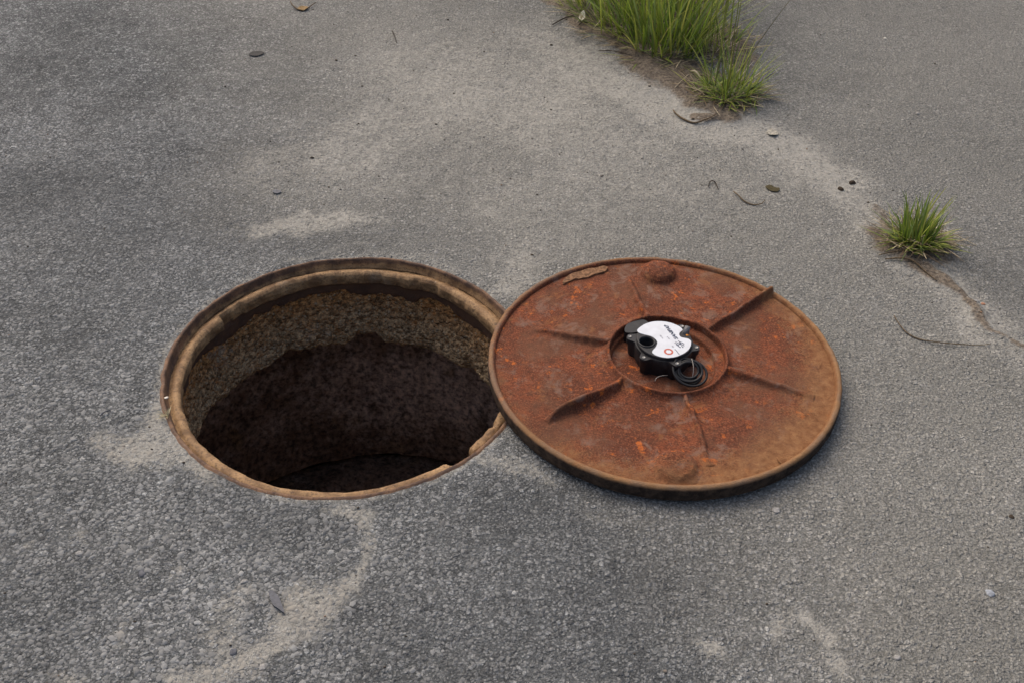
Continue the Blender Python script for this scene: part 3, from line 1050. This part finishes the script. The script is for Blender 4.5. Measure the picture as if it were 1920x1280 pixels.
def build_sensor():
    ZT = .0645
    C = at(1246, 637, ZT)
    root = empty('sensor_unit', (C.x, C.y, .020), 'small black plastic sensor box with white sticker inside the hub ring', 'sensor')
    screws_px = [(1181, 631), (1207, 669.5), (1269.5, 681), (1306, 651), (1279, 612)]
    sc = [at(x, y, .059) for x, y in screws_px]
    ears = [(math.atan2(p.y - C.y, p.x - C.x), math.hypot(p.x - C.x, p.y - C.y)) for p in sc]
    NS = 180

    def outline(base, pad, wid=.17):
        out = []
        for k in range(NS):
            a = 2 * math.pi * k / NS - math.pi
            r = base
            for ea, er in ears:
                d = abs(wrap(a - ea))
                r = max(r, base + (min(er, .070) + pad - base) * math.exp(-(d / wid) ** 4) if er + pad > base else r)
            out.append((C.x + r * math.cos(a), C.y + r * math.sin(a)))
        return out
    port = at(1212.5, 641, ZT)
    hole = [(port.x + .0125 * math.cos(a), port.y + .0125 * math.sin(a)) for a in np.linspace(0, 2 * math.pi, 28, endpoint=False)]
    # lower case, built from stacked outlines
    V, F = [], []
    secs = [(.050, -.001, .0200), (.052, .001, .026), (.053, .003, .046), (.0535, .0055, .0475), (.0535, .0058, .0565), (.0530, .0052, .0582)]
    for b, pd, z in secs:
        V += [(x, y, z) for x, y in outline(b, pd)]
    for i in range(len(secs) - 1):
        for k in range(NS):
            k2 = (k + 1) % NS
            F.append((i * NS + k, i * NS + k2, (i + 1) * NS + k2, (i + 1) * NS + k))
    local(link('lower_case', pymesh('lower_case', V, F), M_plastic), root)
    me = poly_plate(outline(.0530, .0052), .0560, .0583, 'flange', [hole])
    local(link('flange', me, M_plastic), root)
    # raised round top with bevel
    circ = lambda r: [(C.x + r * math.cos(a), C.y + r * math.sin(a)) for a in np.linspace(0, 2 * math.pi, 96, endpoint=False)]
    me = poly_plate(circ(.0505), .050, ZT, 'top_cap', [hole])
    bm = bmesh.new()
    bm.from_mesh(me)
    ed = [e for e in bm.edges if e.calc_face_angle(0) > .8 and e.verts[0].co.z > ZT - 1e-4 and e.verts[1].co.z > ZT - 1e-4]
    bmesh.ops.bevel(bm, geom=ed, offset=.0022, segments=3, affect='EDGES', profile=.6)
    bm.to_mesh(me)
    bm.free()
    local(link('top_cap', me, M_plastic), root)
    # sunk port with collar
    V, F = lathe([(.0165, ZT - .001), (.0162, ZT + .0014), (.0148, ZT + .0022), (.0132, ZT + .0014), (.0125, ZT - .001), (.0122, .034), (.0005, .034)], 40, (port.x, port.y))
    local(link('sensor_port', mesh_np('sensor_port', V, F), M_plastic), root)
    for p in sc:
        V, F = lathe([(.0030, .0575), (.0030, .0596), (.0025, .0599), (.0019, .0590), (.0002, .0592)], 20, (p.x, p.y))
        V2 = mesh_np('screw', V, F)
        local(link('screw', V2, M_screw), root)
    # sticker
    zoom = [(70, 360), (160, 270), (290, 190), (450, 135), (650, 110), (850, 120), (1000, 150), (1130, 195), (1250, 250), (1330, 310), (1350, 360), (1300, 400), (1262, 450), (1265, 510), (1310, 555), (1400, 580), (1500, 600), (1570, 640), (1595, 690), (1585, 790), (1530, 890), (1430, 980), (1300, 1050), (1150, 1105), (1000, 1128), (850, 1125), (700, 1095), (580, 1050), (510, 1000), (495, 950), (530, 900), (580, 850), (622, 780), (640, 700), (612, 640), (550, 580), (460, 530), (350, 500), (220, 470), (120, 430)]
    zs = ZT + .0006
    zpx = lambda x, y: (1190 + x / 15.06, 595 + y / 15.06)
    ol = [at(*zpx(x, y), zs) for x, y in zoom]
    ol = [(p.x, p.y) for p in catmull(ol, 3, True)]
    st = local(link('sticker', poly_plate(ol, ZT - .0002, zs, 'sticker'), M_white), root)
    st['label'] = 'white sticker with dark lettering and a red ring emblem'

    def flat(name, polys, mat):
        bm = bmesh.new()
        for pl in polys:
            vs = [bm.verts.new((p.x, p.y, zs + .0003)) for p in pl]
            lo = [bm.verts.new((p.x, p.y, zs - .0001)) for p in pl]
            bm.faces.new(vs)
            for i in range(len(vs)):
                bm.faces.new((vs[i], lo[i], lo[(i + 1) % len(vs)], vs[(i + 1) % len(vs)]))
        bmesh.ops.recalc_face_normals(bm, faces=bm.faces)
        me = bpy.data.meshes.new(name)
        bm.to_mesh(me)
        bm.free()
        o = link(name, me, mat)
        o.parent = st
        return o

    def text(name, body, a, b, size, mat, shear=0.0, thick=.0):
        """text reading from point a to point b"""
        cu = bpy.data.curves.new(name, 'FONT')
        cu.body = body
        cu.size = size
        cu.shear = shear
        cu.offset = thick
        cu.align_x, cu.align_y = 'LEFT', 'CENTER'
        ob = bpy.data.objects.new('tmp', cu)
        COL.objects.link(ob)
        dg = bpy.context.evaluated_depsgraph_get()
        me = bpy.data.meshes.new_from_object(ob.evaluated_get(dg))
        bpy.data.objects.remove(ob)
        w = max(v.co.x for v in me.vertices)
        d = Vector((b.x - a.x, b.y - a.y, 0))
        k = d.length / w
        d.normalize()
        nrm = Vector((-d.y, d.x, 0))
        for v in me.vertices:
            q = Vector((a.x, a.y, zs + .0003)) + d * v.co.x * k + nrm * v.co.y
            v.co = q
        me.materials.clear()
        o = link(name, me, mat)
        o.parent = st
        return o
    A = lambda x, y: at(*zpx(x, y), zs)
    text('lettering', 'SANIPAR', A(1195, 622), A(866, 212), .0095, M_ink, .25, .00035)
    # rows of print too worn to read: short strokes only
    def strokes(name, a, b, n, hgt, seed):
        rg = random.Random(seed)
        d = b - a
        L = d.length / n
        d.normalize()
        nn = Vector((-d.y, d.x, 0))
        out = []
        for k in range(n):
            p = a + d * (k * L)
            h0, h1 = -hgt * rg.uniform(.3, .5), hgt * rg.uniform(.2, .5)
            w = L * rg.uniform(.35, .7)
            out.append([p + nn * h0, p + d * w + nn * h0, p + d * w + nn * h1, p + nn * h1])
        flat(name, out, M_grey_ink)
    strokes('caption', A(1260, 1035), A(1130, 880), 9, .0026, 1)
    strokes('caption', A(1085, 835), A(1068, 795), 2, .0036, 2)
    strokes('small_print', A(975, 610), A(915, 530), 3, .0030, 3)
    strokes('small_print', A(790, 600), A(710, 490), 4, .0036, 4)
    # slashed mark
    bars = []
    for (x0, y0, x1, y1) in ((1150, 690, 1290, 760), (1125, 712, 1250, 790), (1165, 765, 1300, 850), (1225, 665, 1400, 750), (1260, 720, 1400, 800), (1300, 770, 1370, 850), (1240, 660, 1300, 740)):
        a, b = A(x0, y0), A(x1, y1)
        d = (b - a).normalized()
        nn = Vector((-d.y, d.x, 0)) * .0010
        bars.append([a + nn * .4, a - nn * .4, b - nn, b + nn])
    flat('slashed_mark', bars, M_ink)
    # ring emblem with a six-sided middle
    cc = A(958, 962)
    segs = []
    for k in range(24):
        a0, a1 = 2 * math.pi * k / 24, 2 * math.pi * (k + 1) / 24
        hx = lambda a: .0052 / max(.866, math.cos((a % (math.pi / 3)) - math.pi / 6)) * .92
        segs.append([cc + Vector((math.cos(a0), math.sin(a0), 0)) * .0085, cc + Vector((math.cos(a1), math.sin(a1), 0)) * .0085,
                     cc + Vector((math.cos(a1), math.sin(a1), 0)) * hx(a1), cc + Vector((math.cos(a0), math.sin(a0), 0)) * hx(a0)])
    flat('ring_emblem', segs, M_red_ink)
    # cable gland with orange seal, right of the sticker
    g0, g1 = at(1284, 629, .060), at(1290, 612, .075)
    V, F = tube([g0, g0.lerp(g1, .5), g1], [.0062, .0058, .0050], 14)
    gl = local(link('cable_gland', pymesh('cable_gland', V, F), M_gland), root)
    V, F = tube([at(1288, 631, .0605), at(1289.5, 627, .0640)], [.0048, .0044], 12)
    o = link('seal', pymesh('seal', V, F), M_orange)
    o.parent = gl
    # back-left housing block
    blk = [at(1173, 622, .045), at(1176, 607, .045), at(1200, 598, .045), at(1215, 604, .045), at(1200, 620, .045)]
    me = poly_plate([(p.x, p.y) for p in catmull(blk, 4, True)], .0200, .044, 'housing_block')
    local(link('housing_block', me, M_plastic), root)
    # coiled cable leaning on the case, its tail running back to the gland
    cc = at(1291, 697, .043)
    tilt = Matrix.Rotation(math.radians(28), 3, Vector((1, .15, 0)).normalized())
    pts = []
    N = 190
    for k in range(N):
        u = k / (N - 1)
        a = 2 * math.pi * 5.6 * u + 2.4
        loop = a / (2 * math.pi)
        rr = .0305 - .0150 * u + .0016 * math.sin(loop * 2.1 + 1)
        v = Vector((rr * math.cos(a) + .0030 * math.sin(loop * 1.9), rr * .90 * math.sin(a) + .0030 * math.cos(loop * 2.6), .0045 * math.sin(loop * 2.7) + .002))
        pts.append(cc + tilt @ v)
    pts = [at(1270, 684, .046), at(1267, 688, .047)] + pts
    V, F = tube(catmull(pts, 2), .0024, 9)
    local(link('cable', pymesh('cable', V, F), M_cable), root)
    V, F = tube(catmull([at(1297, 672, .060), at(1300, 684, .058), at(1300, 697, .050), at(1297, 712, .036)], 5), .0006, 6)
    local(link('wire_tie', pymesh('wire_tie', V, F), M_tie), root)
    V, F = tube(catmull([at(1228, 714, .031), at(1231, 708, .035), at(1240, 704, .036), at(1252, 703, .034)], 5), .0006, 6)
    local(link('wire_tie', pymesh('wire_tie', V, F), M_tie), root)
    return root


build_sensor()


# ------------------------------------------------------------------ grass
def make_blade_mat():
    t = NT('grass_blade')
    a = t.attr('tint').outputs['Color']
    p = t.pos()
    nz = t.noise(p, 120, 3)
    c = t.mix(1.0, a, t.mix(nz.outputs[0], (.75, .75, .75), (1.25, 1.25, 1.25)), 'MULTIPLY')
    t.done(c, .55, .3)
    tr = t.n('ShaderNodeBsdfTranslucent', ins={0: c})
    mx = t.n('ShaderNodeMixShader', ins={0: .35, 1: t.b.outputs[0], 2: tr.outputs[0]})
    t.t.links.new(mx.outputs[0], t.out.inputs[0])
    return t.m


M_blade = make_blade_mat()
GREENS = [(.170, .245, .032), (.230, .310, .042), (.110, .175, .032), (.285, .330, .060), (.180, .240, .080), (.330, .345, .080)]
STRAW = [(.38, .31, .19), (.27, .21, .12), (.48, .41, .28), (.17, .12, .07), (.10, .07, .045)]


def blades_mesh(name, specs, rng):
    """specs: (base Vector, azimuth, lean, length, width, droop, colour)"""
    rows = 7
    V, F, Cc = [], [], []
    for (b, az, lean, L, w, droop, col) in specs:
        n0 = len(V)
        out = Vector((math.cos(az), math.sin(az), 0))
        side = Vector((-math.sin(az), math.cos(az), 0))
        tw = rng.uniform(-.9, .9)
        p = b.copy()
        ang = lean
        for i in range(rows):
            s = i / (rows - 1)
            ww = w * (1 - s ** 2.2) * (.75 + .5 * min(1, s * 4)) * .5 + .00012
            sd_ = (side * math.cos(tw * s) + out * math.sin(tw * s))
            fold = Vector((0, 0, 1)).cross(sd_) * ww * .35
            V += [p - sd_ * ww, p + fold, p + sd_ * ww]
            k = .85 + .25 * s
            tip = max(0, s - .75) * 2.2
            cc = [col[q] * k * (1 - tip * .35) + (.20, .17, .07)[q] * tip * .35 for q in range(3)]
            Cc += [cc] * 3
            d = out * math.sin(ang) + Vector((0, 0, math.cos(ang)))
            p = p + d * (L / (rows - 1))
            if p.z < .003:
                p.z = .003 + rng.random() * .002
            ang += droop / (rows - 1) * (.4 + 1.2 * s)
        for i in range(rows - 1):
            for k in range(2):
                a = n0 + i * 3 + k
                F.append((a, a + 1, a + 4, a + 3))
    me = pymesh(name, V, F)
    cattr(me, 'tint', np.array(Cc))
    return me


def gz(p):
    x, y = np.array([p.x]), np.array([p.y])
    return float(ground_z(x, y, ground_fields(x, y)[1])[0])


def tuft(label, px, py, n, L, spread, seed, lean=(.05, .75), w=(.0022, .0042), dead=30, stalks=(), group='grass tufts in the sandy joint', cols=GREENS, bias=None, matted=0):
    rng = random.Random(seed)
    c = at(px, py)
    root = empty('grass_tuft', (c.x, c.y, 0), label, 'grass', group)
    sp = []
    for k in range(n):
        a, r = rng.uniform(0, 2 * math.pi), spread * math.sqrt(rng.random())
        b = Vector((c.x + r * math.cos(a), c.y + r * math.sin(a) * .8, 0))
        b.z = gz(b) - .002 if k % 4 == 0 else .004
        f = r / spread
        az = a + rng.gauss(0, .7)
        if bias is not None and rng.random() < .4:
            az = bias + rng.gauss(0, .5)
        col = rng.choice(cols)
        j = rng.uniform(.75, 1.25)
        sp.append((b, az, lean[0] + (lean[1] - lean[0]) * (f * .6 + .4 * rng.random()) * rng.uniform(.3, 1.1), rng.uniform(*L) * (1.1 - .35 * f), rng.uniform(*w), rng.uniform(.1, .9), tuple(q * j for q in col)))
    local(link('blades', blades_mesh('blades', sp, rng), M_blade), root)['kind'] = 'stuff'
    sp = []
    for k in range(dead):
        a, r = rng.uniform(0, 2 * math.pi), spread * math.sqrt(rng.random()) * 1.6
        b = Vector((c.x + r * math.cos(a), c.y + r * math.sin(a) * .9, .008))
        col = rng.choice(STRAW) if rng.random() < .75 else rng.choice(GREENS)
        sp.append((b, a + rng.gauss(0, .9), rng.uniform(1.0, 1.5), rng.uniform(.03, .08) * (1 + L[0] * 2), rng.uniform(.0014, .003), rng.uniform(-.1, .4), col))
    for k in range(matted):
        a, r = rng.uniform(0, 2 * math.pi), spread * math.sqrt(rng.random()) * 1.1
        b = Vector((c.x + r * math.cos(a), c.y + r * math.sin(a) * .9, .008))
        sp.append((b, a + rng.gauss(0, .9), rng.uniform(.8, 1.35), rng.uniform(.03, .07), rng.uniform(.003, .006), rng.uniform(.2, .9), tuple(q * .9 for q in rng.choice(GREENS))))
    if sp:
        local(link('dead_leaves', blades_mesh('dead_leaves', sp, rng), M_blade), root)['kind'] = 'stuff'
    for (sx, sy, h, az, ln, col) in stalks:
        b = at(sx, sy)
        pts, rad, p, an = [], [], Vector((b.x, b.y, 0)), ln
        for i in range(12):
            pts.append(p.copy())
            rad.append(.0014 - .0008 * i / 11)
            p = p + (Vector((math.cos(az), math.sin(az), 0)) * math.sin(an) + Vector((0, 0, math.cos(an)))) * h / 11
            an += .02
        V, F = tube(pts, rad, 6)
        me = pymesh('stalk', V, F)
        cattr(me, 'tint', np.array([col] * len(V)))
        local(link('stalk', me, M_blade), root)
    return root


tuft('small bright green grass tuft standing alone on the right of the cover', 1716, 455, 100, (.06, .140), .036, 1, (.02, .55), dead=190, matted=110, group=None, w=(.0020, .0044))
yel = (.24, .25, .07)
tuft('thin grass tuft with tall pale stalks at the near end of the grass', 1364, 178, 85, (.08, .22), .060, 2, (.02, 1.0), dead=220, matted=120, cols=GREENS, w=(.0014, .0034),
     stalks=[(1352, 180, .75, 1.6, .05, yel), (1340, 170, .7, 1.6, .02, yel), (1364, 172, .7, 1.4, .03, yel), (1372, 160, .34, .2, .42, (.13, .12, .07)), (1330, 168, .6, 1.9, .06, yel), (1392, 182, .10, .3, .85, (.06, .05, .04)), (1368, 120, .7, 1.5, .0, yel), (1318, 150, .6, 1.6, .03, yel), (1345, 150, .6, 1.5, .06, yel)])
tuft('thick dark green grass tuft, densest of the clump', 1250, 92, 210, (.12, .42), .10, 3, (.02, .95), dead=130, matted=50, w=(.0020, .0052),
     stalks=[(1262, 95, .7, 1.6, .05, yel), (1275, 90, .65, 1.6, .02, yel), (1285, 100, .6, 1.3, .1, yel), (1290, 80, .6, 1.8, .05, (.34, .29, .17)), (1298, 92, .22, .6, .35, (.42, .37, .24))])
tuft('grass tuft with blades splayed low to the left', 1178, 60, 150, (.12, .34), .09, 4, (.1, 1.2), dead=130, bias=3.3, matted=30, w=(.0020, .0048),
     stalks=[(1195, 50, .55, 1.6, .05, (.34, .30, .08)), (1200, 45, .5, 1.7, .05, (.36, .32, .09))])
tuft('grass tuft at the far left end beside a white scrap', 1105, 16, 100, (.10, .26), .06, 5, (.1, 1.2), dead=120, bias=3.4, w=(.0020, .0045))
tuft('grass growing behind the densest tuft at the top edge', 1285, 20, 150, (.15, .42), .13, 6, (.02, .8), dead=60, w=(.0020, .005))
tuft('sparse grass at the top edge right of the clump', 1328, 85, 50, (.08, .26), .09, 8, (.05, 1.0), dead=120, matted=20, w=(.0014, .0034))
tuft('broad bladed grass at the top edge left of the densest tuft', 1205, 5, 140, (.15, .40), .12, 9, (.05, .9), dead=60, w=(.0022, .0055))


# ------------------------------------------------------------------ litter and twigs
def twig(name, label, cat, pts, rad, mat, z=.004, lift=.004, group=None):
    P = []
    for i, (x, y) in enumerate(pts):
        p = at(x, y)
        P.append(Vector((p.x, p.y, gz(p) + rad + lift * (math.sin(i * 1.7) * .5 + .5))))
    P = catmull(P, 6)
    n = len(P)
    V, F = tube(P, [rad * (1 - .55 * abs(2 * i / (n - 1) - .8) / 1.2) for i in range(n)], 7)
    c = P[0]
    o = link(name, pymesh(name, V, F), mat)
    return tag(o, label, cat, group)


def pebble(name, label, cat, px, py, size, mat, flat=.6, seed=0, group=None):
    rng = random.Random(seed + int(px))
    bm = bmesh.new()
    bmesh.ops.create_icosphere(bm, subdivisions=2, radius=1)
    ax = [rng.uniform(.75, 1.3), rng.uniform(.7, 1.1), flat]
    for v in bm.verts:
        k = 1 + .28 * (float(noise3(*(np.array([q * 1.6 + seed * 3.1]) for q in v.co), 7)[0]) - .5) * 2
        v.co = Vector((v.co.x * ax[0], v.co.y * ax[1], v.co.z * ax[2])) * k * size
    me = bpy.data.meshes.new(name)
    bm.to_mesh(me)
    bm.free()
    p = at(px, py)
    o = link(name, me, mat)
    o.location = (p.x, p.y, gz(p) + size * flat * .15)
    o.rotation_euler = (rng.uniform(-.2, .2), rng.uniform(-.2, .2), rng.uniform(0, 6))
    me.polygons.foreach_set('use_smooth', np.array([seed % 2 == 0] * len(me.polygons)))
    return tag(o, label, cat, group)


def leaf(name, label, cat, outline_px, mat, curl=.004, th=.0008):
    P = [at(x, y) for x, y in outline_px]
    z0 = gz(P[0])
    c = sum(P, Vector()) / len(P)
    R = max((p - c).length for p in P)
    P = catmull([Vector((p.x, p.y, 0)) for p in P], 4, True)
    bm = bmesh.new()
    f = lambda p: z0 + .0022 + curl * ((p - Vector((c.x, c.y, 0))).length / R) ** 2 * (.6 + .4 * math.sin(p.x * 300))
    top = [bm.verts.new((p.x, p.y, f(p) + th)) for p in P]
    bot = [bm.verts.new((p.x, p.y, f(p))) for p in P]
    ct = bm.verts.new((c.x, c.y, z0 + .0022 + th))
    cb = bm.verts.new((c.x, c.y, z0 + .0022))
    n = len(P)
    for i in range(n):
        j = (i + 1) % n
        bm.faces.new((top[i], top[j], ct))
        bm.faces.new((bot[j], bot[i], cb))
        bm.faces.new((top[i], bot[i], bot[j], top[j]))
    bmesh.ops.recalc_face_normals(bm, faces=bm.faces)
    me = bpy.data.meshes.new(name)
    bm.to_mesh(me)
    bm.free()
    return tag(link(name, me, mat), label, cat)


M_twig = plain('brown_twig', (.105, .075, .045), .8, .2, .35, 250)
M_dark = plain('dark_bark', (.045, .035, .027), .85, .2, .3, 250)
M_straw = plain('pale_straw', (.40, .34, .24), .75, .2, .25, 250)
M_slate = plain('slate_chip', (.085, .088, .10), .7, .35, .2, 200)
M_darkleaf = plain('dark_leaf', (.040, .038, .036), .8, .2, .3, 200)
M_moss = plain('olive_moss', (.060, .050, .026), .9, .1, .4, 300)
M_clod = plain('soil_clod', (.050, .038, .028), .95, .1, .4, 400, .6)
M_paper = plain('white_scrap', (.62, .58, .50), .8, .2, .15, 200)
M_ltan = plain('yellow_leaf', (.20, .13, .055), .8, .2, .3, 200)
M_lime = plain('lime_blade', (.30, .34, .07), .6, .3, .2, 200)
M_grit = plain('pale_pebble', (.24, .235, .225), .8, .3, .25, 300)

twig('twig', 'long thin curved twig on the asphalt right of the cover', 'twig', [(1677, 588), (1684, 602), (1700, 618), (1722, 630), (1752, 638), (1790, 643), (1830, 644), (1858, 643)], .0014, M_twig)
twig('twig', 'short bowed twig between cover and lone grass tuft', 'twig', [(1375, 358), (1384, 368), (1396, 377), (1412, 382), (1428, 382), (1434, 376)], .0018, M_twig)
twig('curled_root', 'dark curled root fibre above the cover', 'root', [(1328, 350), (1332, 341), (1340, 340), (1345, 348), (1347, 356)], .0016, M_dark)
leaf('moss_scrap', 'olive moss scrap right of the bowed twig', 'moss', [(1435, 350), (1444, 347), (1453, 351), (1462, 353), (1458, 359), (1446, 358)], M_moss, .0015, .0012)
twig('twig', 'small bent twig with yellow leaf at the top edge', 'twig', [(545, 5), (549, 14), (560, 20), (574, 18), (585, 12), (593, 7)], .0022, M_twig)
leaf('dead_leaf', 'thin yellow leaf lying against the bent twig at top', 'leaf', [(557, 19), (566, 22), (578, 18), (572, 14), (562, 15)], M_ltan, .004)
twig('twig', 'dark straight sliver lying left of the pale sandy patch', 'twig', [(735, 58), (739, 68), (744, 82)], .0018, M_dark)
leaf('dead_leaf', 'dark oval leaf flat on grey asphalt, upper left', 'leaf', [(466, 101), (474, 96), (486, 95), (495, 98), (486, 103), (474, 104)], M_darkleaf, .0006, .0003)
leaf('stone_flake', 'small dark flake on the asphalt above the hole', 'stone', [(510, 358), (515, 354), (524, 355), (527, 358), (519, 361)], M_slate, .0003, .0010)
leaf('slate_shard', 'pointed dark slate shard in the sandy patch at lower left', 'shard', [(505, 1114), (512, 1112), (520, 1118), (526, 1128), (531, 1142), (534, 1153), (524, 1146), (513, 1138), (508, 1126)], M_slate, .0005, .004)
pebble('soil_clod', 'dark soil clod, larger of two on the pale sand strip', 'clod', 1599, 341, .009, M_clod, .7, 4)
pebble('soil_clod', 'small dark soil clod left of the larger one', 'clod', 1577, 353, .007, M_clod, .7, 6)
leaf('litter_scrap', 'crumpled pale scrap with dark edge right of the grass', 'litter', [(1437, 250), (1444, 245), (1452, 247), (1459, 253), (1452, 257), (1442, 255)], plain('dull_scrap', (.30, .28, .23), .8, .2, .4, 200), .004)
leaf('litter_scrap', 'bright white scrap at the foot of the far left grass', 'litter', [(1085, 44), (1086, 35), (1091, 30), (1096, 33), (1096, 42), (1090, 47)], M_paper, .010)
twig('straw', 'thick pale straw on bare soil beside the near grass', 'straw', [(1294, 145), (1303, 152), (1314, 161)], .0034, M_straw, lift=.008)
twig('straw', 'thin straw pointing down left from the bare soil', 'straw', [(1290, 150), (1278, 161), (1264, 172)], .0014, M_straw)
twig('straw', 'short straw under the near grass stalks', 'straw', [(1312, 150), (1320, 152), (1329, 152)], .0018, M_straw)
twig('straw', 'long pale straw jutting right from the lone tuft', 'straw', [(1752, 440), (1775, 443), (1800, 448), (1833, 456)], .0016, M_straw, lift=.01)
twig('straw', 'dark dry stem lying under the lone tuft', 'straw', [(1648, 478), (1670, 477), (1700, 474), (1730, 472)], .0014, M_twig)
leaf('grass_clipping', 'lime green blade lying in front of the lone tuft', 'grass', [(1711, 478), (1722, 473), (1736, 470), (1728, 476), (1717, 481)], M_lime, .002)
twig('root', 'bowed brown root edging the bare soil below the grass', 'root', [(1262, 209), (1268, 218), (1282, 227), (1302, 233), (1325, 231), (1342, 225)], .0028, M_twig, lift=.003)
twig('root', 'dark root running out of the sand below the lone tuft', 'root', [(1660, 486), (1690, 488), (1712, 494), (1735, 510), (1756, 528)], .0022, M_twig)
twig('twig', 'forked dry twig left of the far left grass', 'twig', [(1035, 48), (1050, 42), (1062, 36), (1075, 34)], .0022, M_dark)
twig('twig', 'dark bowed twig under the white scrap', 'twig', [(1084, 55), (1092, 50), (1104, 50), (1113, 54)], .0024, M_dark)
twig('twig', 'thin dark stem on the soil left of the densest tuft', 'twig', [(1122, 96), (1140, 99), (1160, 102), (1185, 109)], .0016, M_dark)
twig('twig', 'thin sliver half sunk in the asphalt left of the hole', 'twig', [(188, 782), (196, 776), (208, 770)], .0016, M_slate)

# dry grass sprout at the left edge of the frame
rng = random.Random(33)
b0 = at(316, 781)
sp_ = []
for k in range(18):
    a = rng.uniform(1.4, 5.2)
    sp_.append((Vector((b0.x, b0.y, .001)), a, rng.uniform(.5, 1.35), rng.uniform(.012, .026), .0016, rng.uniform(0, .5), (.42, .36, .22)))
me = blades_mesh('dry_sprout', sp_, rng)
tag(link('dry_sprout', me, M_blade), 'tiny dry straw coloured sprout at the left edge of the frame', 'grass')

for q, (x, y, s, m, lab) in enumerate([
    (1832, 562, .0065, M_grit, 'pale bluish pebble near the sandy crack on the right'),
    (1845, 566, .005, plain('red_pebble', (.30, .15, .09), .8, .3), 'tiny reddish pebble beside the pale bluish one'),
    (1683, 1230, .006, M_grit, 'whitish pebble near the lower right corner'),
    (1858, 1107, .008, plain('bluish_pebble', (.22, .24, .27), .7, .4), 'bluish chip at the right edge, lower part'),
    (1898, 965, .006, M_clod, 'dark crumb at the right edge below the cover level'),
    (1455, 955, .007, M_grit, 'whitish pebble just below the cover edge'),
    (267, 1078, .0075, M_slate, 'dark flat pebble in coarse asphalt at lower left'),
    (437, 1223, .0085, M_slate, 'dark bluish pebble in sand near the bottom left'),
    (150, 1040, .006, M_grit, 'pale round pebble in coarse asphalt at far left'),
    (492, 1250, .006, M_grit, 'pale pebble at the bottom edge right of the sand'),
    (458, 1090, .0055, M_grit, 'whitish pebble left of the slate shard'),
    (1660, 70, .006, M_paper, 'tiny pale crumb on the asphalt, upper right'),
    (312, 745, .004, M_paper, 'tiny white stone lodged on the frame at left'),
]):
    pebble('pebble', lab, 'pebble', x, y, s * .85, m, .40, q)


# loose crumbs on the dusty stretches
def build_grit():
    n = 5200
    x = RNG.uniform(-1.7, 1.7, n)
    y = RNG.uniform(.8, 3.4, n)
    d, s, b = ground_fields(x, y)
    rh = np.hypot(x - HC[0], y - HC[1])
    keep = (RNG.random(n) < .12 + .6 * np.maximum(d, s)) & (rh > HR + .006) & (np.hypot(x - LC[0], y - LC[1]) > LR + .004) & (np.abs(x) < .4 + .42 * y)
    x, y, d, s = x[keep], y[keep], d[keep], s[keep]
    n = len(x)
    bm = bmesh.new()
    bmesh.ops.create_icosphere(bm, subdivisions=1, radius=1)
    tv = np.array([v.co[:] for v in bm.verts])
    tf = np.array([[v.index for v in f.verts] for f in bm.faces])
    bm.free()
    size = np.clip(.0011 * np.exp(RNG.normal(0, .45, n)), .0006, .0040)
    V = tv[None] * RNG.uniform(.7, 1.3, (n, len(tv), 1)) * size[:, None, None] * np.stack([RNG.uniform(.8, 1.6, n), RNG.uniform(.7, 1.2, n), RNG.uniform(.5, .8, n)], 1)[:, None, :]
    V += np.stack([x, y, ground_z(x, y, s) + size * .4], 1)[:, None, :]
    F = (tf[None] + (np.arange(n) * len(tv))[:, None, None]).reshape(-1, 3)
    me = mesh_np('loose_grit', V.reshape(-1, 3), F, False)
    pal = np.array([(.05, .04, .03), (.07, .055, .04), (.34, .32, .29), (.16, .14, .12), (.20, .12, .07)])
    ci = RNG.choice(5, n, p=[.4, .25, .12, .18, .05])
    cattr(me, 'tint', np.repeat(pal[ci], len(tv), 0))
    t = NT('grit')
    t.done(t.attr('tint').outputs['Color'], .9, .2)
    tag(link('loose_grit', me, t.m), 'loose dark and pale crumbs scattered over the dusty asphalt', 'grit', kind='stuff')


build_grit()
